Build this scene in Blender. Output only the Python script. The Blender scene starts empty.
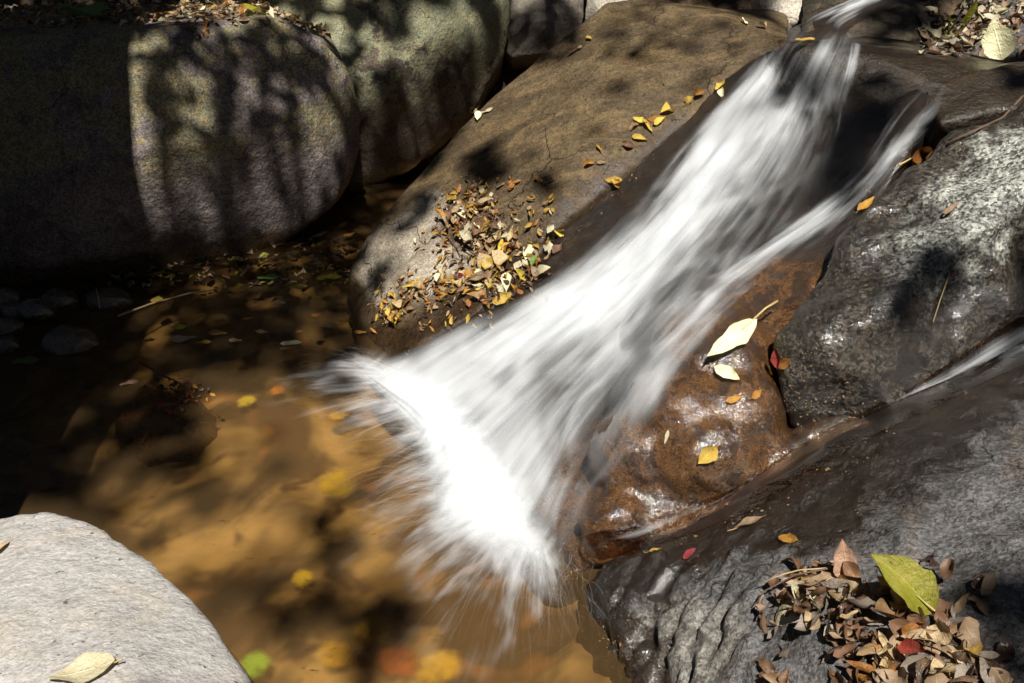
import bpy, bmesh, math, random
import numpy as np
from mathutils import Vector, Matrix, noise as mnoise
from mathutils.bvhtree import BVHTree
from mathutils.kdtree import KDTree

random.seed(7); rng = np.random.default_rng(7)
SC = bpy.context.scene
COL = SC.collection

# ------------------------------------------------------------------ camera
CAM_H, PITCH, FOCAL = 1.55, math.radians(30.0), 35.0
FPX = FOCAL / 36.0 * 1024
cam_d = bpy.data.cameras.new('camera'); cam_d.lens = FOCAL; cam_d.sensor_width = 36.0
cam_d.clip_start = 0.02; cam_d.clip_end = 400
cam = bpy.data.objects.new('camera', cam_d); COL.objects.link(cam)
cam.location = (0, 0, CAM_H); cam.rotation_euler = (math.radians(90) - PITCH, 0, 0)
SC.camera = cam
# ------------------------------------------------------------------ sky, sun, exposure
TO_SUN = Vector((0.08, -0.50, 0.86)).normalized()
w = bpy.data.worlds.new('World'); SC.world = w; w.use_nodes = True
nt = w.node_tree; bg = nt.nodes['Background']
sky = nt.nodes.new('ShaderNodeTexSky'); sky.sky_type = 'NISHITA'; sky.sun_disc = False
sky.sun_elevation = math.asin(TO_SUN.z); sky.sun_rotation = math.atan2(TO_SUN.x, TO_SUN.y)
nt.links.new(sky.outputs[0], bg.inputs[0]); bg.inputs[1].default_value = 0.05
sun_d = bpy.data.lights.new('sun', 'SUN'); sun_d.energy = 5.0; sun_d.angle = math.radians(0.45)
sun_d.color = (1.0, 0.95, 0.87)
sun = bpy.data.objects.new('sun', sun_d); COL.objects.link(sun)
sun.rotation_euler = TO_SUN.to_track_quat('Z', 'Y').to_euler(); sun.location = TO_SUN * 20
vs = SC.view_settings; vs.view_transform = 'Standard'; vs.look = 'None'; vs.exposure = 0.72; vs.gamma = 1
vs.use_curve_mapping = False
SC.cycles.transparent_max_bounces = 48; SC.cycles.max_bounces = 8
SC.cycles.caustics_reflective = False; SC.cycles.caustics_refractive = False
SC.cycles.use_denoising = True

# ------------------------------------------------------------------ helpers
CP, SP = math.cos(PITCH), math.sin(PITCH)
EYE = Vector((0, 0, CAM_H))
def ray(px, py):
    x = (px - 512) / FPX; v = (341.5 - py) / FPX
    return Vector((x, CP + v * SP, -SP + v * CP))
def at(px, py, Y):
    d = ray(px, py); return EYE + d * (Y / d.y)
def atz(px, py, z):
    d = ray(px, py); return EYE + d * ((z - CAM_H) / d.z)
def project(p):
    q = p - EYE
    dep = q.y * CP - q.z * SP
    if dep < 0.05: return None
    return 512 + FPX * q.x / dep, 341.5 - FPX * (q.y * SP + q.z * CP) / dep

def tag(o, label=None, cat=None, group=None, kind=None):
    if label: o['label'] = label
    if cat: o['category'] = cat
    if group: o['group'] = group
    if kind: o['kind'] = kind
    return o
def link(name, me, mat=None, parent=None):
    o = bpy.data.objects.new(name, me); COL.objects.link(o)
    if mat and not me.materials: me.materials.append(mat)
    if parent: o.parent = parent
    return o
def smooth(me):
    me.polygons.foreach_set('use_smooth', [True] * len(me.polygons))
def mesh_from(name, verts, faces):
    me = bpy.data.meshes.new(name); me.from_pydata([tuple(v) for v in verts], [], faces); me.update(); return me

def texture(kind, size, depth=3):
    t = bpy.data.textures.new('rough', kind)
    t.noise_scale = size
    if kind == 'CLOUDS': t.noise_depth = depth; t.noise_basis = 'ORIGINAL_PERLIN'
    if kind == 'VORONOI': t.distance_metric = 'DISTANCE'
    if kind == 'MUSGRAVE': t.musgrave_type = 'RIDGED_MULTIFRACTAL'; t.octaves = 3
    return t
TEX = {}
def build_rock(name, hulls, mat, voxel=0.012, sm=8, disp=((0.30, 0.05), (0.09, 0.018), (0.03, 0.006)), shift=(0, 0, 0), ridged=None, cell=None):
    bm = bmesh.new()
    for h in hulls:
        vs_ = [bm.verts.new(p) for p in h]
        r = bmesh.ops.convex_hull(bm, input=vs_)
        junk = list({e for e in r['geom_interior'] + r['geom_unused'] if isinstance(e, bmesh.types.BMVert)})
        bmesh.ops.delete(bm, geom=junk, context='VERTS')
    me = bpy.data.meshes.new(name); bm.to_mesh(me); bm.free()
    o = bpy.data.objects.new(name, me); COL.objects.link(o)
    m = o.modifiers.new('r', 'REMESH'); m.mode = 'VOXEL'; m.voxel_size = voxel
    m = o.modifiers.new('s', 'SMOOTH'); m.factor = 0.5; m.iterations = sm
    ctl = bpy.data.objects.new('offset', None); COL.objects.link(ctl); ctl.location = shift
    def disp_mod(kind, size, amp):
        key = (kind, size)
        if key not in TEX: TEX[key] = texture(kind, size)
        d = o.modifiers.new('d', 'DISPLACE'); d.texture = TEX[key]; d.strength = amp
        d.texture_coords = 'OBJECT'; d.texture_coords_object = ctl; d.mid_level = 0.5
    for size, amp in disp: disp_mod('CLOUDS', size, amp)
    if cell: disp_mod('VORONOI', cell[0], cell[1])
    if ridged: disp_mod('MUSGRAVE', ridged[0], ridged[1])
    bpy.context.view_layer.update()
    dg = bpy.context.evaluated_depsgraph_get()
    out = bpy.data.meshes.new_from_object(o.evaluated_get(dg))
    o.modifiers.clear(); o.data = out; out.name = name
    bpy.data.meshes.remove(me); bpy.data.objects.remove(ctl)
    out.materials.clear(); out.materials.append(mat); smooth(out)
    return o
def world_verts(me):
    a = np.empty(len(me.vertices) * 3); me.vertices.foreach_get('co', a); return a.reshape(-1, 3)
def set_attr(me, name, vals):
    if name in me.attributes: me.attributes.remove(me.attributes[name])
    at_ = me.attributes.new(name, 'FLOAT', 'POINT'); at_.data.foreach_set('value', np.asarray(vals, dtype=np.float32))

# ------------------------------------------------------------------ materials
class NT:
    def __init__(s, name):
        s.m = bpy.data.materials.new(name); s.m.use_nodes = True; s.t = s.m.node_tree
        for n in list(s.t.nodes): s.t.nodes.remove(n)
        s.out = s.n('ShaderNodeOutputMaterial')
    def n(s, kind, **kw):
        n = s.t.nodes.new(kind)
        for k, v in kw.items(): setattr(n, k, v)
        return n
    def l(s, a, b): s.t.links.new(a, b)
    def put(s, inp, v):
        if hasattr(v, 'is_linked') or isinstance(v, bpy.types.NodeSocket): s.l(v, inp)
        else: inp.default_value = v
    def noise(s, vec, scale, detail=4, rough=0.55, dist=0.0):
        n = s.n('ShaderNodeTexNoise'); s.l(vec, n.inputs['Vector'])
        n.inputs['Scale'].default_value = scale; n.inputs['Detail'].default_value = detail
        n.inputs['Roughness'].default_value = rough; n.inputs['Distortion'].default_value = dist
        return n.outputs['Fac']
    def vor(s, vec, scale, feature='F1', out='Distance'):
        n = s.n('ShaderNodeTexVoronoi', feature=feature); s.l(vec, n.inputs['Vector']); n.inputs['Scale'].default_value = scale
        return n.outputs[out]
    def math(s, op, a, b=0.0, c=0.0, clamp=False):
        n = s.n('ShaderNodeMath', operation=op); n.use_clamp = clamp
        s.put(n.inputs[0], a); s.put(n.inputs[1], b); s.put(n.inputs[2], c); return n.outputs[0]
    def step(s, v, lo, hi):
        n = s.n('ShaderNodeMapRange', interpolation_type='SMOOTHSTEP')
        s.put(n.inputs['Value'], v); n.inputs['From Min'].default_value = lo; n.inputs['From Max'].default_value = hi
        return n.outputs['Result']
    def mix(s, f, a, b, mode='MIX'):
        n = s.n('ShaderNodeMix', data_type='RGBA', blend_type=mode)
        s.put(n.inputs[0], f)
        s.put(n.inputs[6], a if not isinstance(a, tuple) else (*a, 1)); s.put(n.inputs[7], b if not isinstance(b, tuple) else (*b, 1))
        return n.outputs[2]
    def bump(s, h, strength, dist, prev=None):
        n = s.n('ShaderNodeBump'); s.l(h, n.inputs['Height']); n.inputs['Strength'].default_value = strength
        n.inputs['Distance'].default_value = dist
        if prev: s.l(prev, n.inputs['Normal'])
        return n.outputs[0]
    def attr(s, name):
        n = s.n('ShaderNodeAttribute'); n.attribute_name = name; return n.outputs['Fac']

def rock_mat(name, c0, c1, c2, speck=(0.5, 180.0), lichen=None, lichen_amt=0.5, patch=3.0, wet_col=(0.5, 0.4, 0.3), rough=0.75, bump=1.0, stretch=None, stain=None, wet_rough=0.16, amber=None, coat=1.0, cracks=.6):
    s = NT(name); tc = s.n('ShaderNodeTexCoord'); v = tc.outputs['Object']
    vv = v
    if stretch:
        mp = s.n('ShaderNodeMapping'); s.l(v, mp.inputs[0]); mp.inputs['Rotation'].default_value = stretch[0]; mp.inputs['Scale'].default_value = stretch[1]; vv = mp.outputs[0]
    big = s.noise(vv, patch, 6, 0.6, 0.6); mid = s.noise(vv, patch * 5, 6, 0.65, 0.3)
    grain = s.noise(v, speck[1], 3, 0.7); grain2 = s.noise(v, speck[1] * 0.33, 4, 0.7)
    col = s.mix(s.step(big, 0.38, 0.64), c0, c1)
    col = s.mix(s.step(mid, 0.45, 0.72), col, c2)
    if stain:
        col = s.mix(s.math('MULTIPLY', s.step(s.noise(vv, patch * 1.7, 5, 0.6, 1.0), 0.5, 0.66), stain[1]), col, stain[0])
    if amber:
        am = s.mix(s.step(s.noise(v, 14, 8, .72, .6), .40, .60), amber[0], amber[1])
        col = s.mix(s.step(s.math('ADD', s.attr('amber'), s.math('MULTIPLY_ADD', s.noise(v, 9, 5, .6), .5, -.25)), .25, .6), col, am)
    if lichen:
        ln = s.noise(v, 8.5, 10, 0.72, 0.2); lb = s.noise(v, 2.6, 4, 0.55)
        geo = s.n('ShaderNodeNewGeometry'); sx = s.n('ShaderNodeSeparateXYZ'); s.l(v, sx.inputs[0])
        hgt = s.step(sx.outputs[2], lichen[1][0], lichen[1][1])
        k = s.math('ADD', s.math('MULTIPLY', lb, 0.55), s.math('MULTIPLY', ln, 0.6))
        lf = s.math('MULTIPLY', s.step(k, 0.67 - 0.2 * lichen_amt, 0.695 - 0.2 * lichen_amt), hgt)
        lc = s.mix(s.step(s.noise(v, 30, 4, 0.6), 0.4, 0.6), lichen[0], lichen[2])
        col = s.mix(s.math('MULTIPLY', lf, 0.8), col, lc)
    # grain: light and dark mineral flecks
    sepc = s.n('ShaderNodeSeparateColor'); s.l(s.vor(v, speck[1] * 1.5, 'F1', 'Color'), sepc.inputs[0])
    gf = s.math('ADD', s.math('MULTIPLY', grain, 0.35), s.math('ADD', s.math('MULTIPLY', grain2, 0.45), s.math('MULTIPLY', sepc.outputs[0], 0.28)))
    gmul = s.math('MULTIPLY_ADD', s.step(gf, 0.38, 0.72), 1.5 * speck[0], 1 - 0.72 * speck[0])
    cc = s.n('ShaderNodeVectorMath', operation='SCALE'); s.l(col, cc.inputs[0]); s.l(gmul, cc.inputs['Scale'])
    wn = s.math('MULTIPLY_ADD', s.noise(v, 14, 6, 0.65), 0.9, -0.45)
    wet = s.step(s.math('ADD', s.attr('wet'), wn), 0.32, 0.60)
    wc = s.mix(1.0, cc.outputs[0], wet_col, 'MULTIPLY')
    dn = s.n('ShaderNodeTexNoise'); s.l(v, dn.inputs['Vector']); dn.inputs['Scale'].default_value = 7; dn.inputs['Detail'].default_value = 6
    va = s.n('ShaderNodeVectorMath', operation='MULTIPLY_ADD'); s.l(dn.outputs['Color'], va.inputs[0]); va.inputs[1].default_value = (.28, .28, .28); s.l(v, va.inputs[2])
    crack = s.math('MULTIPLY', s.step(s.vor(va.outputs[0], 2.6, 'DISTANCE_TO_EDGE'), .011, .002), s.step(s.noise(v, 2.3, 2), .50, .60))
    crack = s.math('MULTIPLY', crack, min(1, cracks * 1.4))
    pits = s.math('MULTIPLY', s.step(s.noise(v, 55, 3, .6), .66, .74), .6)
    fin = s.mix(s.math('MAXIMUM', s.math('MULTIPLY', crack, cracks), pits), s.mix(wet, cc.outputs[0], wc), (.02, .016, .013))
    p = s.n('ShaderNodeBsdfPrincipled'); s.l(fin, p.inputs['Base Color'])
    rr = s.n('ShaderNodeMix', data_type='FLOAT'); s.l(wet, rr.inputs[0]); rr.inputs[2].default_value = rough; rr.inputs[3].default_value = wet_rough
    s.l(s.math('MULTIPLY_ADD', grain2, 0.2, s.math('ADD', rr.outputs[0], -0.08)), p.inputs['Roughness'])
    s.l(s.math('MULTIPLY', wet, coat), p.inputs['Coat Weight']); p.inputs['Coat Roughness'].default_value = .09
    cb = s.bump(s.noise(v, 30, 4, .6), .16, .012); cb = s.bump(s.noise(v, 130, 3, .6), .55, .005, cb); s.l(cb, p.inputs['Coat Normal'])
    sp_ = s.math('MULTIPLY_ADD', wet, .25, .2); s.l(sp_, p.inputs['Specular IOR Level'])
    b = s.bump(s.noise(vv, 18, 8, 0.65), 0.8 * bump, 0.025)
    b = s.bump(s.math('SUBTRACT', 1.0, s.math('MAXIMUM', crack, pits)), .9, .008, b)
    b = s.bump(s.vor(v, 70), 0.25 * bump, 0.006, b)
    b = s.bump(grain, 0.55 * bump, 0.004, b); b = s.bump(grain2, 0.6 * bump, 0.008, b)
    s.l(b, p.inputs['Normal']); s.l(p.outputs[0], s.out.inputs[0])
    return s.m

M_BOULDER = rock_mat('mottled boulder rock', (0.13, 0.108, 0.10), (0.235, 0.198, 0.188), (0.085, 0.071, 0.066), (0.6, 150), ((0.185, 0.18, 0.115), (0.30, 0.46), (0.235, 0.19, 0.095)), 0.58, 2.2)
M_BACK = rock_mat('lichen covered boulder rock', (0.085, 0.066, 0.05), (0.13, 0.10, 0.075), (0.06, 0.05, 0.04), (0.5, 200), ((0.23, 0.245, 0.165), (0.25, 0.50), (0.28, 0.265, 0.15)), 0.74, 2.6)
M_SLAB = rock_mat('smooth brown bedrock', (0.066, 0.046, 0.025), (0.115, 0.082, 0.044), (0.046, 0.033, 0.020), (0.45, 160), None, 0, 2.2, (0.34, 0.26, 0.17), 0.62, 0.45, ((0, 0, 0.7), (1.6, 4.5, 3)), ((0.14, 0.095, 0.045), 0.7), .4, coat=.12, amber=((0.36, 0.315, 0.25), (0.22, 0.185, 0.14)))
M_CHUTE = rock_mat('wet orange brown streambed rock', (0.026, 0.020, 0.015), (0.016, 0.013, 0.010), (0.050, 0.036, 0.023), (0.5, 240), None, 0, 3.5, (0.62, 0.52, 0.42), 0.6, 1.2, None, None, 0.13, amber=((0.165, 0.088, 0.028), (0.055, 0.031, 0.014)), coat=.9)
M_LEDGE = rock_mat('dark wet ledge rock', (0.060, 0.048, 0.034), (0.036, 0.029, 0.022), (0.10, 0.08, 0.05), (0.45, 240), None, 0, 3.0, (0.34, 0.28, 0.22), 0.5, 0.8, None, None, 0.3, coat=.25)
M_GRANITE = rock_mat('pale speckled granite', (0.22, 0.225, 0.205), (0.105, 0.10, 0.095), (0.29, 0.30, 0.27), (1.1, 110), None, 0, 2.6, (0.15, 0.12, 0.095), 0.7, 1.3, None, ((0.10, 0.085, 0.08), 0.7), amber=((0.34, 0.35, 0.31), (0.22, 0.225, 0.205)))
M_GREY = rock_mat('grey streaked rock', (0.085, 0.082, 0.082), (0.135, 0.131, 0.13), (0.06, 0.057, 0.055), (0.6, 130), None, 0, 2.6, (0.15, 0.11, 0.075), 0.55, 1.2, None, ((0.13, 0.10, 0.08), 0.6), coat=.7, amber=((0.21, 0.20, 0.18), (0.13, 0.12, 0.105)))
M_FORE = rock_mat('pale grey fine rock', (0.36, 0.345, 0.33), (0.40, 0.385, 0.365), (0.315, 0.30, 0.285), (0.22, 130), None, 0, 2.2, (0.4, 0.33, 0.25), 0.7, 0.7, ((0, 0, 0.5), (1.1, 1.5, 1.3)), ((0.40, 0.32, 0.21), 0.25), cracks=0.0)
M_STONE = rock_mat('small stone', (0.14, 0.12, 0.10), (0.20, 0.17, 0.13), (0.09, 0.08, 0.07), (0.5, 260), None, 0, 6, (0.5, 0.42, 0.34), 0.6, 0.7)
M_PALE = rock_mat('pale sunlit stone', (0.42, 0.38, 0.31), (0.48, 0.44, 0.37), (0.33, 0.29, 0.24), (0.4, 200), None, 0, 4, (0.4, 0.35, 0.3), 0.7, 0.8)

# ------------------------------------------------------------------ rocks
def P(*pts): return [at(*p) if len(p) == 3 else Vector(p[1:]) for p in pts]
W = 'w'
# bedrock plane of the fall: z = a(x-.1)+b(y-1.63)+c
PA, PB, PC = 0.544, 0.329, -0.03
def on_chute(px, py, dz=0.0):
    d = ray(px, py)
    t = (CAM_H - (PC + dz) + PA * 0.1 + PB * 1.63) / (-d.z + PA * d.x + PB * d.y)
    return EYE + d * t

ROCKS = {}
ROCKS['left'] = build_rock('boulder', [P((-190, 45, 3.30), (0, 32, 3.35), (126, 30, 3.27), (200, 24, 3.40), (268, 16, 3.52), (322, 38, 3.58), (352, 72, 3.62), (362, 112, 3.66), (357, 152, 3.62), (335, 200, 3.5), (298, 232, 3.42), (250, 250, 3.33), (146, 262, 3.18), (0, 300, 3.1), (-190, 320, 3.0),
    (0, 140, 3.22), (140, 60, 3.17), (146, 150, 3.06), (147, 225, 3.10), (225, 140, 3.2), (300, 120, 3.36), (-190, 150, 3.2),
    (0, 8, 4.2), (250, 6, 4.2), (330, 34, 4.15), (-190, 15, 4.2), (352, 120, 4.1), (W, -.75, 4.2, -.1), (W, -2.6, 4.2, -.1), (W, -2.6, 3.2, -.2), (W, -1.2, 3.4, -.3))],
    M_BOULDER, 0.014, 6, ((0.5, 0.05), (0.13, 0.022), (0.04, 0.008)), (3, 1, 0))
ROCKS['back'] = build_rock('boulder', [P((190, -20, 4.3), (225, 60, 4.25), (300, -130, 4.6), (420, -140, 4.6), (500, -80, 4.6), (512, 0, 4.5), (503, 55, 4.42), (478, 105, 4.3), (446, 140, 4.2), (404, 175, 4.05), (350, 192, 4.0), (290, 190, 4.05), (380, 90, 3.93), (430, 40, 4.08), (320, 50, 3.98), (400, -50, 4.2), (300, -50, 4.2),
    (W, -1.2, 5.4, .9), (W, -.1, 5.4, .9), (W, -.1, 5.2, 0), (W, -1.3, 5.2, 0))], M_BACK, 0.016, 6, ((0.5, 0.06), (0.14, 0.025), (0.04, 0.009)), (0, 5, 2))
ROCKS['small'] = build_rock('boulder', [P((497, 40, 4.65), (512, 6, 4.65), (540, -12, 4.7), (578, -14, 4.75), (584, 12, 4.65), (578, 38, 4.6), (548, 54, 4.5), (512, 58, 4.5), (540, 30, 4.47), (W, .0, 5.2, .75), (W, .35, 5.2, .8), (W, .0, 4.9, .2), (W, .3, 4.9, .2))], M_STONE, 0.01, 5, ((0.3, 0.03), (0.08, 0.012)), (2, 2, 9))
ROCKS['upright'] = build_rock('upright_stone', [P((584, 30, 4.75), (588, -20, 4.75), (612, -30, 4.8), (634, -20, 4.75), (628, 25, 4.7), (606, 40, 4.68), (W, .35, 5.1, .9), (W, .6, 5.1, .9), (W, .4, 4.9, .3), (W, .55, 4.9, .3))], M_PALE, 0.01, 4, ((0.2, 0.03),), (7, 2, 9))
ROCKS['slab'] = build_rock('bedrock_slab', [
    P((346, 305, 2.93), (350, 266, 3.0), (372, 230, 3.05), (410, 184, 3.14), (450, 138, 3.24), (495, 98, 3.32), (540, 58, 3.4), (580, 28, 3.45), (606, 2, 3.5), (640, -4, 3.5), (690, 6, 3.42), (748, 18, 3.3), (792, 38, 3.12),
      (745, 76, 3.04), (692, 92, 3.02), (640, 114, 2.99), (594, 150, 2.9), (560, 190, 2.79), (552, 232, 2.69), (500, 190, 2.93), (430, 235, 2.86), (600, 60, 3.22), (620, 90, 3.06),
      (W, -.6, 3.2, -.3), (W, .4, 4.3, .6), (W, 1.0, 3.7, .78), (W, .3, 2.9, -.2)),
    P((346, 306, 2.92), (356, 335, 2.76), (392, 362, 2.56), (420, 345, 2.52), (480, 310, 2.53), (552, 240, 2.67), (430, 240, 2.86), (400, 270, 2.80), (W, -.4, 2.8, -.3), (W, .2, 2.8, -.2), (W, -.36, 2.55, -.3))],
    M_SLAB, 0.011, 9, ((0.45, 0.05), (0.12, 0.014), (0.035, 0.004)), (1, 7, 3))
CH = [on_chute(*q) for q in ((366, 380), (420, 340), (500, 290), (560, 240), (640, 130), (700, 90), (770, 48), (860, 46), (935, 92), (900, 170), (850, 240), (800, 330), (720, 350), (650, 430), (612, 490), (580, 570), (545, 596), (480, 520))]
def down(pts, z): return pts + [Vector((p.x + 0.15, p.y + 0.15, z)) for p in pts]
def blob(px, py, Y, r, sx=1, sy=1, sz=1, n=40, dz=0):
    c = at(px, py, Y) + Vector((0, r * 0.6, -r * 0.5 + dz)); out = []
    for k in range(n):
        z = 1 - 2 * (k + .5) / n; a = k * 2.39996; q = math.sqrt(1 - z * z)
        out.append(c + Vector((q * math.cos(a) * r * sx, q * math.sin(a) * r * sy, z * r * sz)))
    return out
ROCKS['chute'] = build_rock('streambed_rock', [down(CH, -.4),
    blob(712, 452, 1.755, .125, 1.15, 1.0, 1.0), blob(738, 405, 1.86, .13, 1.1, 1.2, 1.0), blob(690, 400, 1.86, .10, 1.3, 1.3, .9), blob(650, 455, 1.80, .11, 1.3, 1.1, 1.1), blob(725, 345, 1.99, .14, 1.2, 1.3, .8), blob(618, 520, 1.69, .07, 1.4, 1, 1), blob(605, 548, 1.66, .05, 1.2, 1, .8),
    [on_chute(640, 380, .01), on_chute(720, 315, .015), on_chute(785, 325, .0), at(775, 468, 1.79), at(690, 512, 1.70), at(604, 552, 1.65), on_chute(588, 500, .015), Vector((.5, 2.2, -.3)), Vector((.2, 1.9, -.3)), Vector((.7, 2.1, -.2))],
    P((600, 556, 1.66), (600, 530, 1.72), (690, 500, 1.74), (690, 535, 1.66), (790, 445, 1.80), (790, 480, 1.74), (900, 385, 1.92), (900, 420, 1.86), (1060, 290, 2.10), (1060, 340, 2.06), (W, .1, 1.8, -.4), (W, .9, 1.9, -.4), (W, 1.3, 2.2, -.3))],
    M_CHUTE, 0.010, 11, ((0.25, 0.04), (0.10, 0.010), (0.04, 0.007), (0.02, .005)), (4, 4, 4))
ROCKS['ledge'] = build_rock('wet_ledge', [P((784, 40, 2.98), (800, 50, 2.84), (860, 52, 2.76), (885, 90, 2.64), (905, 74, 2.68), (945, 84, 2.60), (905, 120, 2.54), (1005, 72, 2.68), (1010, 60, 2.95), (870, 36, 3.1), (W, .9, 3.1, .2), (W, 1.5, 3.1, .2), (W, .9, 2.7, .2)),
    P((930, 84, 2.62), (1000, 66, 2.66), (1090, 66, 2.7), (1090, 100, 2.5), (940, 125, 2.46), (985, 112, 2.47), (W, 1.6, 3.0, .8), (W, 1.1, 2.8, .3), (W, 1.6, 2.6, .3))],
    M_LEDGE, 0.01, 5, ((0.3, 0.03), (0.09, 0.012), (0.03, 0.005)), (8, 1, 6))
ROCKS['granite'] = build_rock('granite_boulder', [P((1110, 55, 2.5), (1030, 92, 2.5), (980, 127, 2.4), (930, 157, 2.32), (888, 184, 2.27), (856, 213, 2.2), (826, 260, 2.1), (796, 310, 2.0), (782, 352, 1.95), (786, 405, 1.87), (850, 424, 1.84), (900, 402, 1.84), (960, 352, 1.93), (1030, 312, 2.0), (1130, 270, 2.05), (930, 230, 2.06), (1030, 190, 2.1), (862, 325, 1.88), (1120, 150, 2.2),
    (W, 1.6, 2.6, .1), (W, .8, 2.3, -.2), (W, .75, 1.95, -.1), (W, 1.5, 2.0, -.1))], M_GRANITE, 0.011, 5, ((0.3, 0.06), (0.1, 0.03), (0.03, 0.008)), (5, 9, 1), cell=(0.22, 0.075))
ROCKS['right'] = build_rock('grey_rock', [P((580, 600, 1.60), (602, 566, 1.64), (660, 546, 1.64), (722, 528, 1.63), (765, 496, 1.69), (832, 456, 1.74), (900, 416, 1.79), (960, 380, 1.86), (1030, 354, 1.9), (1150, 330, 1.95), (584, 650, 1.50), (598, 720, 1.35), (700, 683, 1.28), (700, 590, 1.46), (860, 520, 1.53), (870, 610, 1.22), (1030, 500, 1.48), (1030, 690, 1.0), (870, 700, 1.08), (1150, 560, 1.3), (1150, 760, .9), (860, 800, .9), (680, 800, 1.1),
    (W, .1, 1.5, -.4), (W, .9, 1.7, -.3), (W, 1.4, 1.8, -.3), (W, .2, .9, -.4), (W, 1.2, .7, -.3))], M_GREY, 0.010, 6, ((0.3, 0.05), (0.1, 0.028), (0.03, 0.008)), (2, 6, 5), ridged=(0.12, 0.012))
ROCKS['fore'] = build_rock('grey_boulder', [P((-160, 560, 1.55), (0, 520, 1.62), (48, 510, 1.62), (94, 524, 1.58), (152, 560, 1.45), (204, 612, 1.3), (256, 690, 1.13), (300, 790, .95), (100, 600, 1.30), (0, 640, 1.2), (150, 700, 1.05), (-160, 700, 1.1), (100, 900, .75), (-160, 900, .8), (W, -1.3, 1.5, -.3), (W, -.9, 1.6, -.3), (W, -.3, 1.1, -.4), (W, -.3, .7, -.3), (W, -1.2, .6, -.3))],
    M_FORE, 0.009, 7, ((0.35, 0.03), (0.1, 0.010), (0.03, 0.004)), (9, 9, 2))
me = ROCKS['right'].data
nrm = np.empty(len(me.vertices) * 3); me.vertex_normals.foreach_get('vector', nrm); nrm = nrm.reshape(-1, 3); co = world_verts(me)
gc = at(672, 640, 1.38); ax = Vector((.55, .5, .25)).normalized(); ay = Vector((.5, -.6, 0)).normalized()
for i in range(len(co)):
    q = Vector(co[i]); m_ = max(0, 1 - (q - gc).length / .30)
    g_ = 1 - abs(mnoise.noise(Vector((q.dot(ax) * 5, q.dot(ay) * 20, q.z * 9)))) * 2.6
    g2 = mnoise.noise(q * 38)
    co[i] += nrm[i] * (m_ ** .7 * (-.030 * max(0, g_) ** 2 + .008 * g2))
me.vertices.foreach_set('co', co.ravel()); me.update()
# upstream rocks and bank
ROCKS['pale'] = build_rock('pale_stone', [P((764, 20, 3.65), (772, -10, 3.75), (800, -30, 3.8), (838, -12, 3.8), (842, 2, 3.7), (800, 22, 3.55), (W, .9, 4.0, .9), (W, 1.2, 4.0, .9), (W, .9, 3.7, .6), (W, 1.2, 3.7, .6))], M_PALE, 0.009, 4, ((0.15, 0.03), (0.05, 0.01)), (1, 1, 1))
ROCKS['dark'] = build_rock('dark_rock', [P((842, 2, 3.4), (880, 4, 3.35), (930, 10, 3.3), (945, 35, 3.2), (900, 38, 3.15), (830, 38, 3.2), (800, 34, 3.3), (W, 1.1, 3.9, .9), (W, 1.5, 3.8, .95), (W, 1.0, 3.3, .4), (W, 1.5, 3.3, .4))], M_LEDGE, 0.01, 4, ((0.2, 0.03), (0.06, 0.01)), (1, 3, 1))
ROCKS['bank'] = build_rock('bank_rock', [P((935, 50, 3.1), (960, 10, 3.4), (1000, -40, 3.6), (1080, -40, 3.5), (1100, 40, 3.0), (1040, 62, 2.88), (980, 62, 2.98), (1010, 30, 3.05), (W, 1.5, 3.9, .4), (W, 2.0, 3.8, .4), (W, 1.4, 3.1, .4), (W, 2.0, 3.0, .4))], M_GREY, 0.012, 5, ((0.3, 0.05), (0.08, 0.02)), (6, 3, 1))
# small stones at the pool's left shore
STONES = [(18, 312, .02, 20, 12, 'M'), (34, 311, .03, 21, 11, 'M'), (8, 328, .02, 18, 10, 'D'), (70, 341, .01, 30, 14, 'D'), (2, 298, .02, 18, 10, 'M'), (6, 345, .01, 16, 9, 'D'), (165, 408, -.085, 60, 26, 'S'), (110, 300, 0.0, 24, 10, 'D'), (60, 300, 0.0, 22, 10, 'D')]
stone_objs = []
for i, (px, py, z, rw, rh, kd) in enumerate(STONES):
    c = atz(px, py, z); s_ = c.y / 0.87 / FPX
    pts = []
    for k in range(26):
        zz = 1 - 2 * (k + .5) / 26; a = k * 2.39996; q = math.sqrt(1 - zz * zz); f = random.uniform(.85, 1.1)
        pts.append(c + Vector((q * math.cos(a) * rw * s_ * f, q * math.sin(a) * rw * s_ * .8 * f, zz * rh * s_ * 1.15 * f - (0.0 if kd != 'S' else .085))))
    o = build_rock('submerged_rock' if kd == 'S' else 'pebble', [pts], M_STONE if kd != 'S' else M_CHUTE, 0.006, 3 if kd != 'S' else 14, ((0.1, 0.02), (0.03, 0.006)) if kd != 'S' else ((0.12, 0.05), (0.04, 0.018)), (i, i, 0)); stone_objs.append(o); ROCKS['st%d' % i] = o

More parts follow.
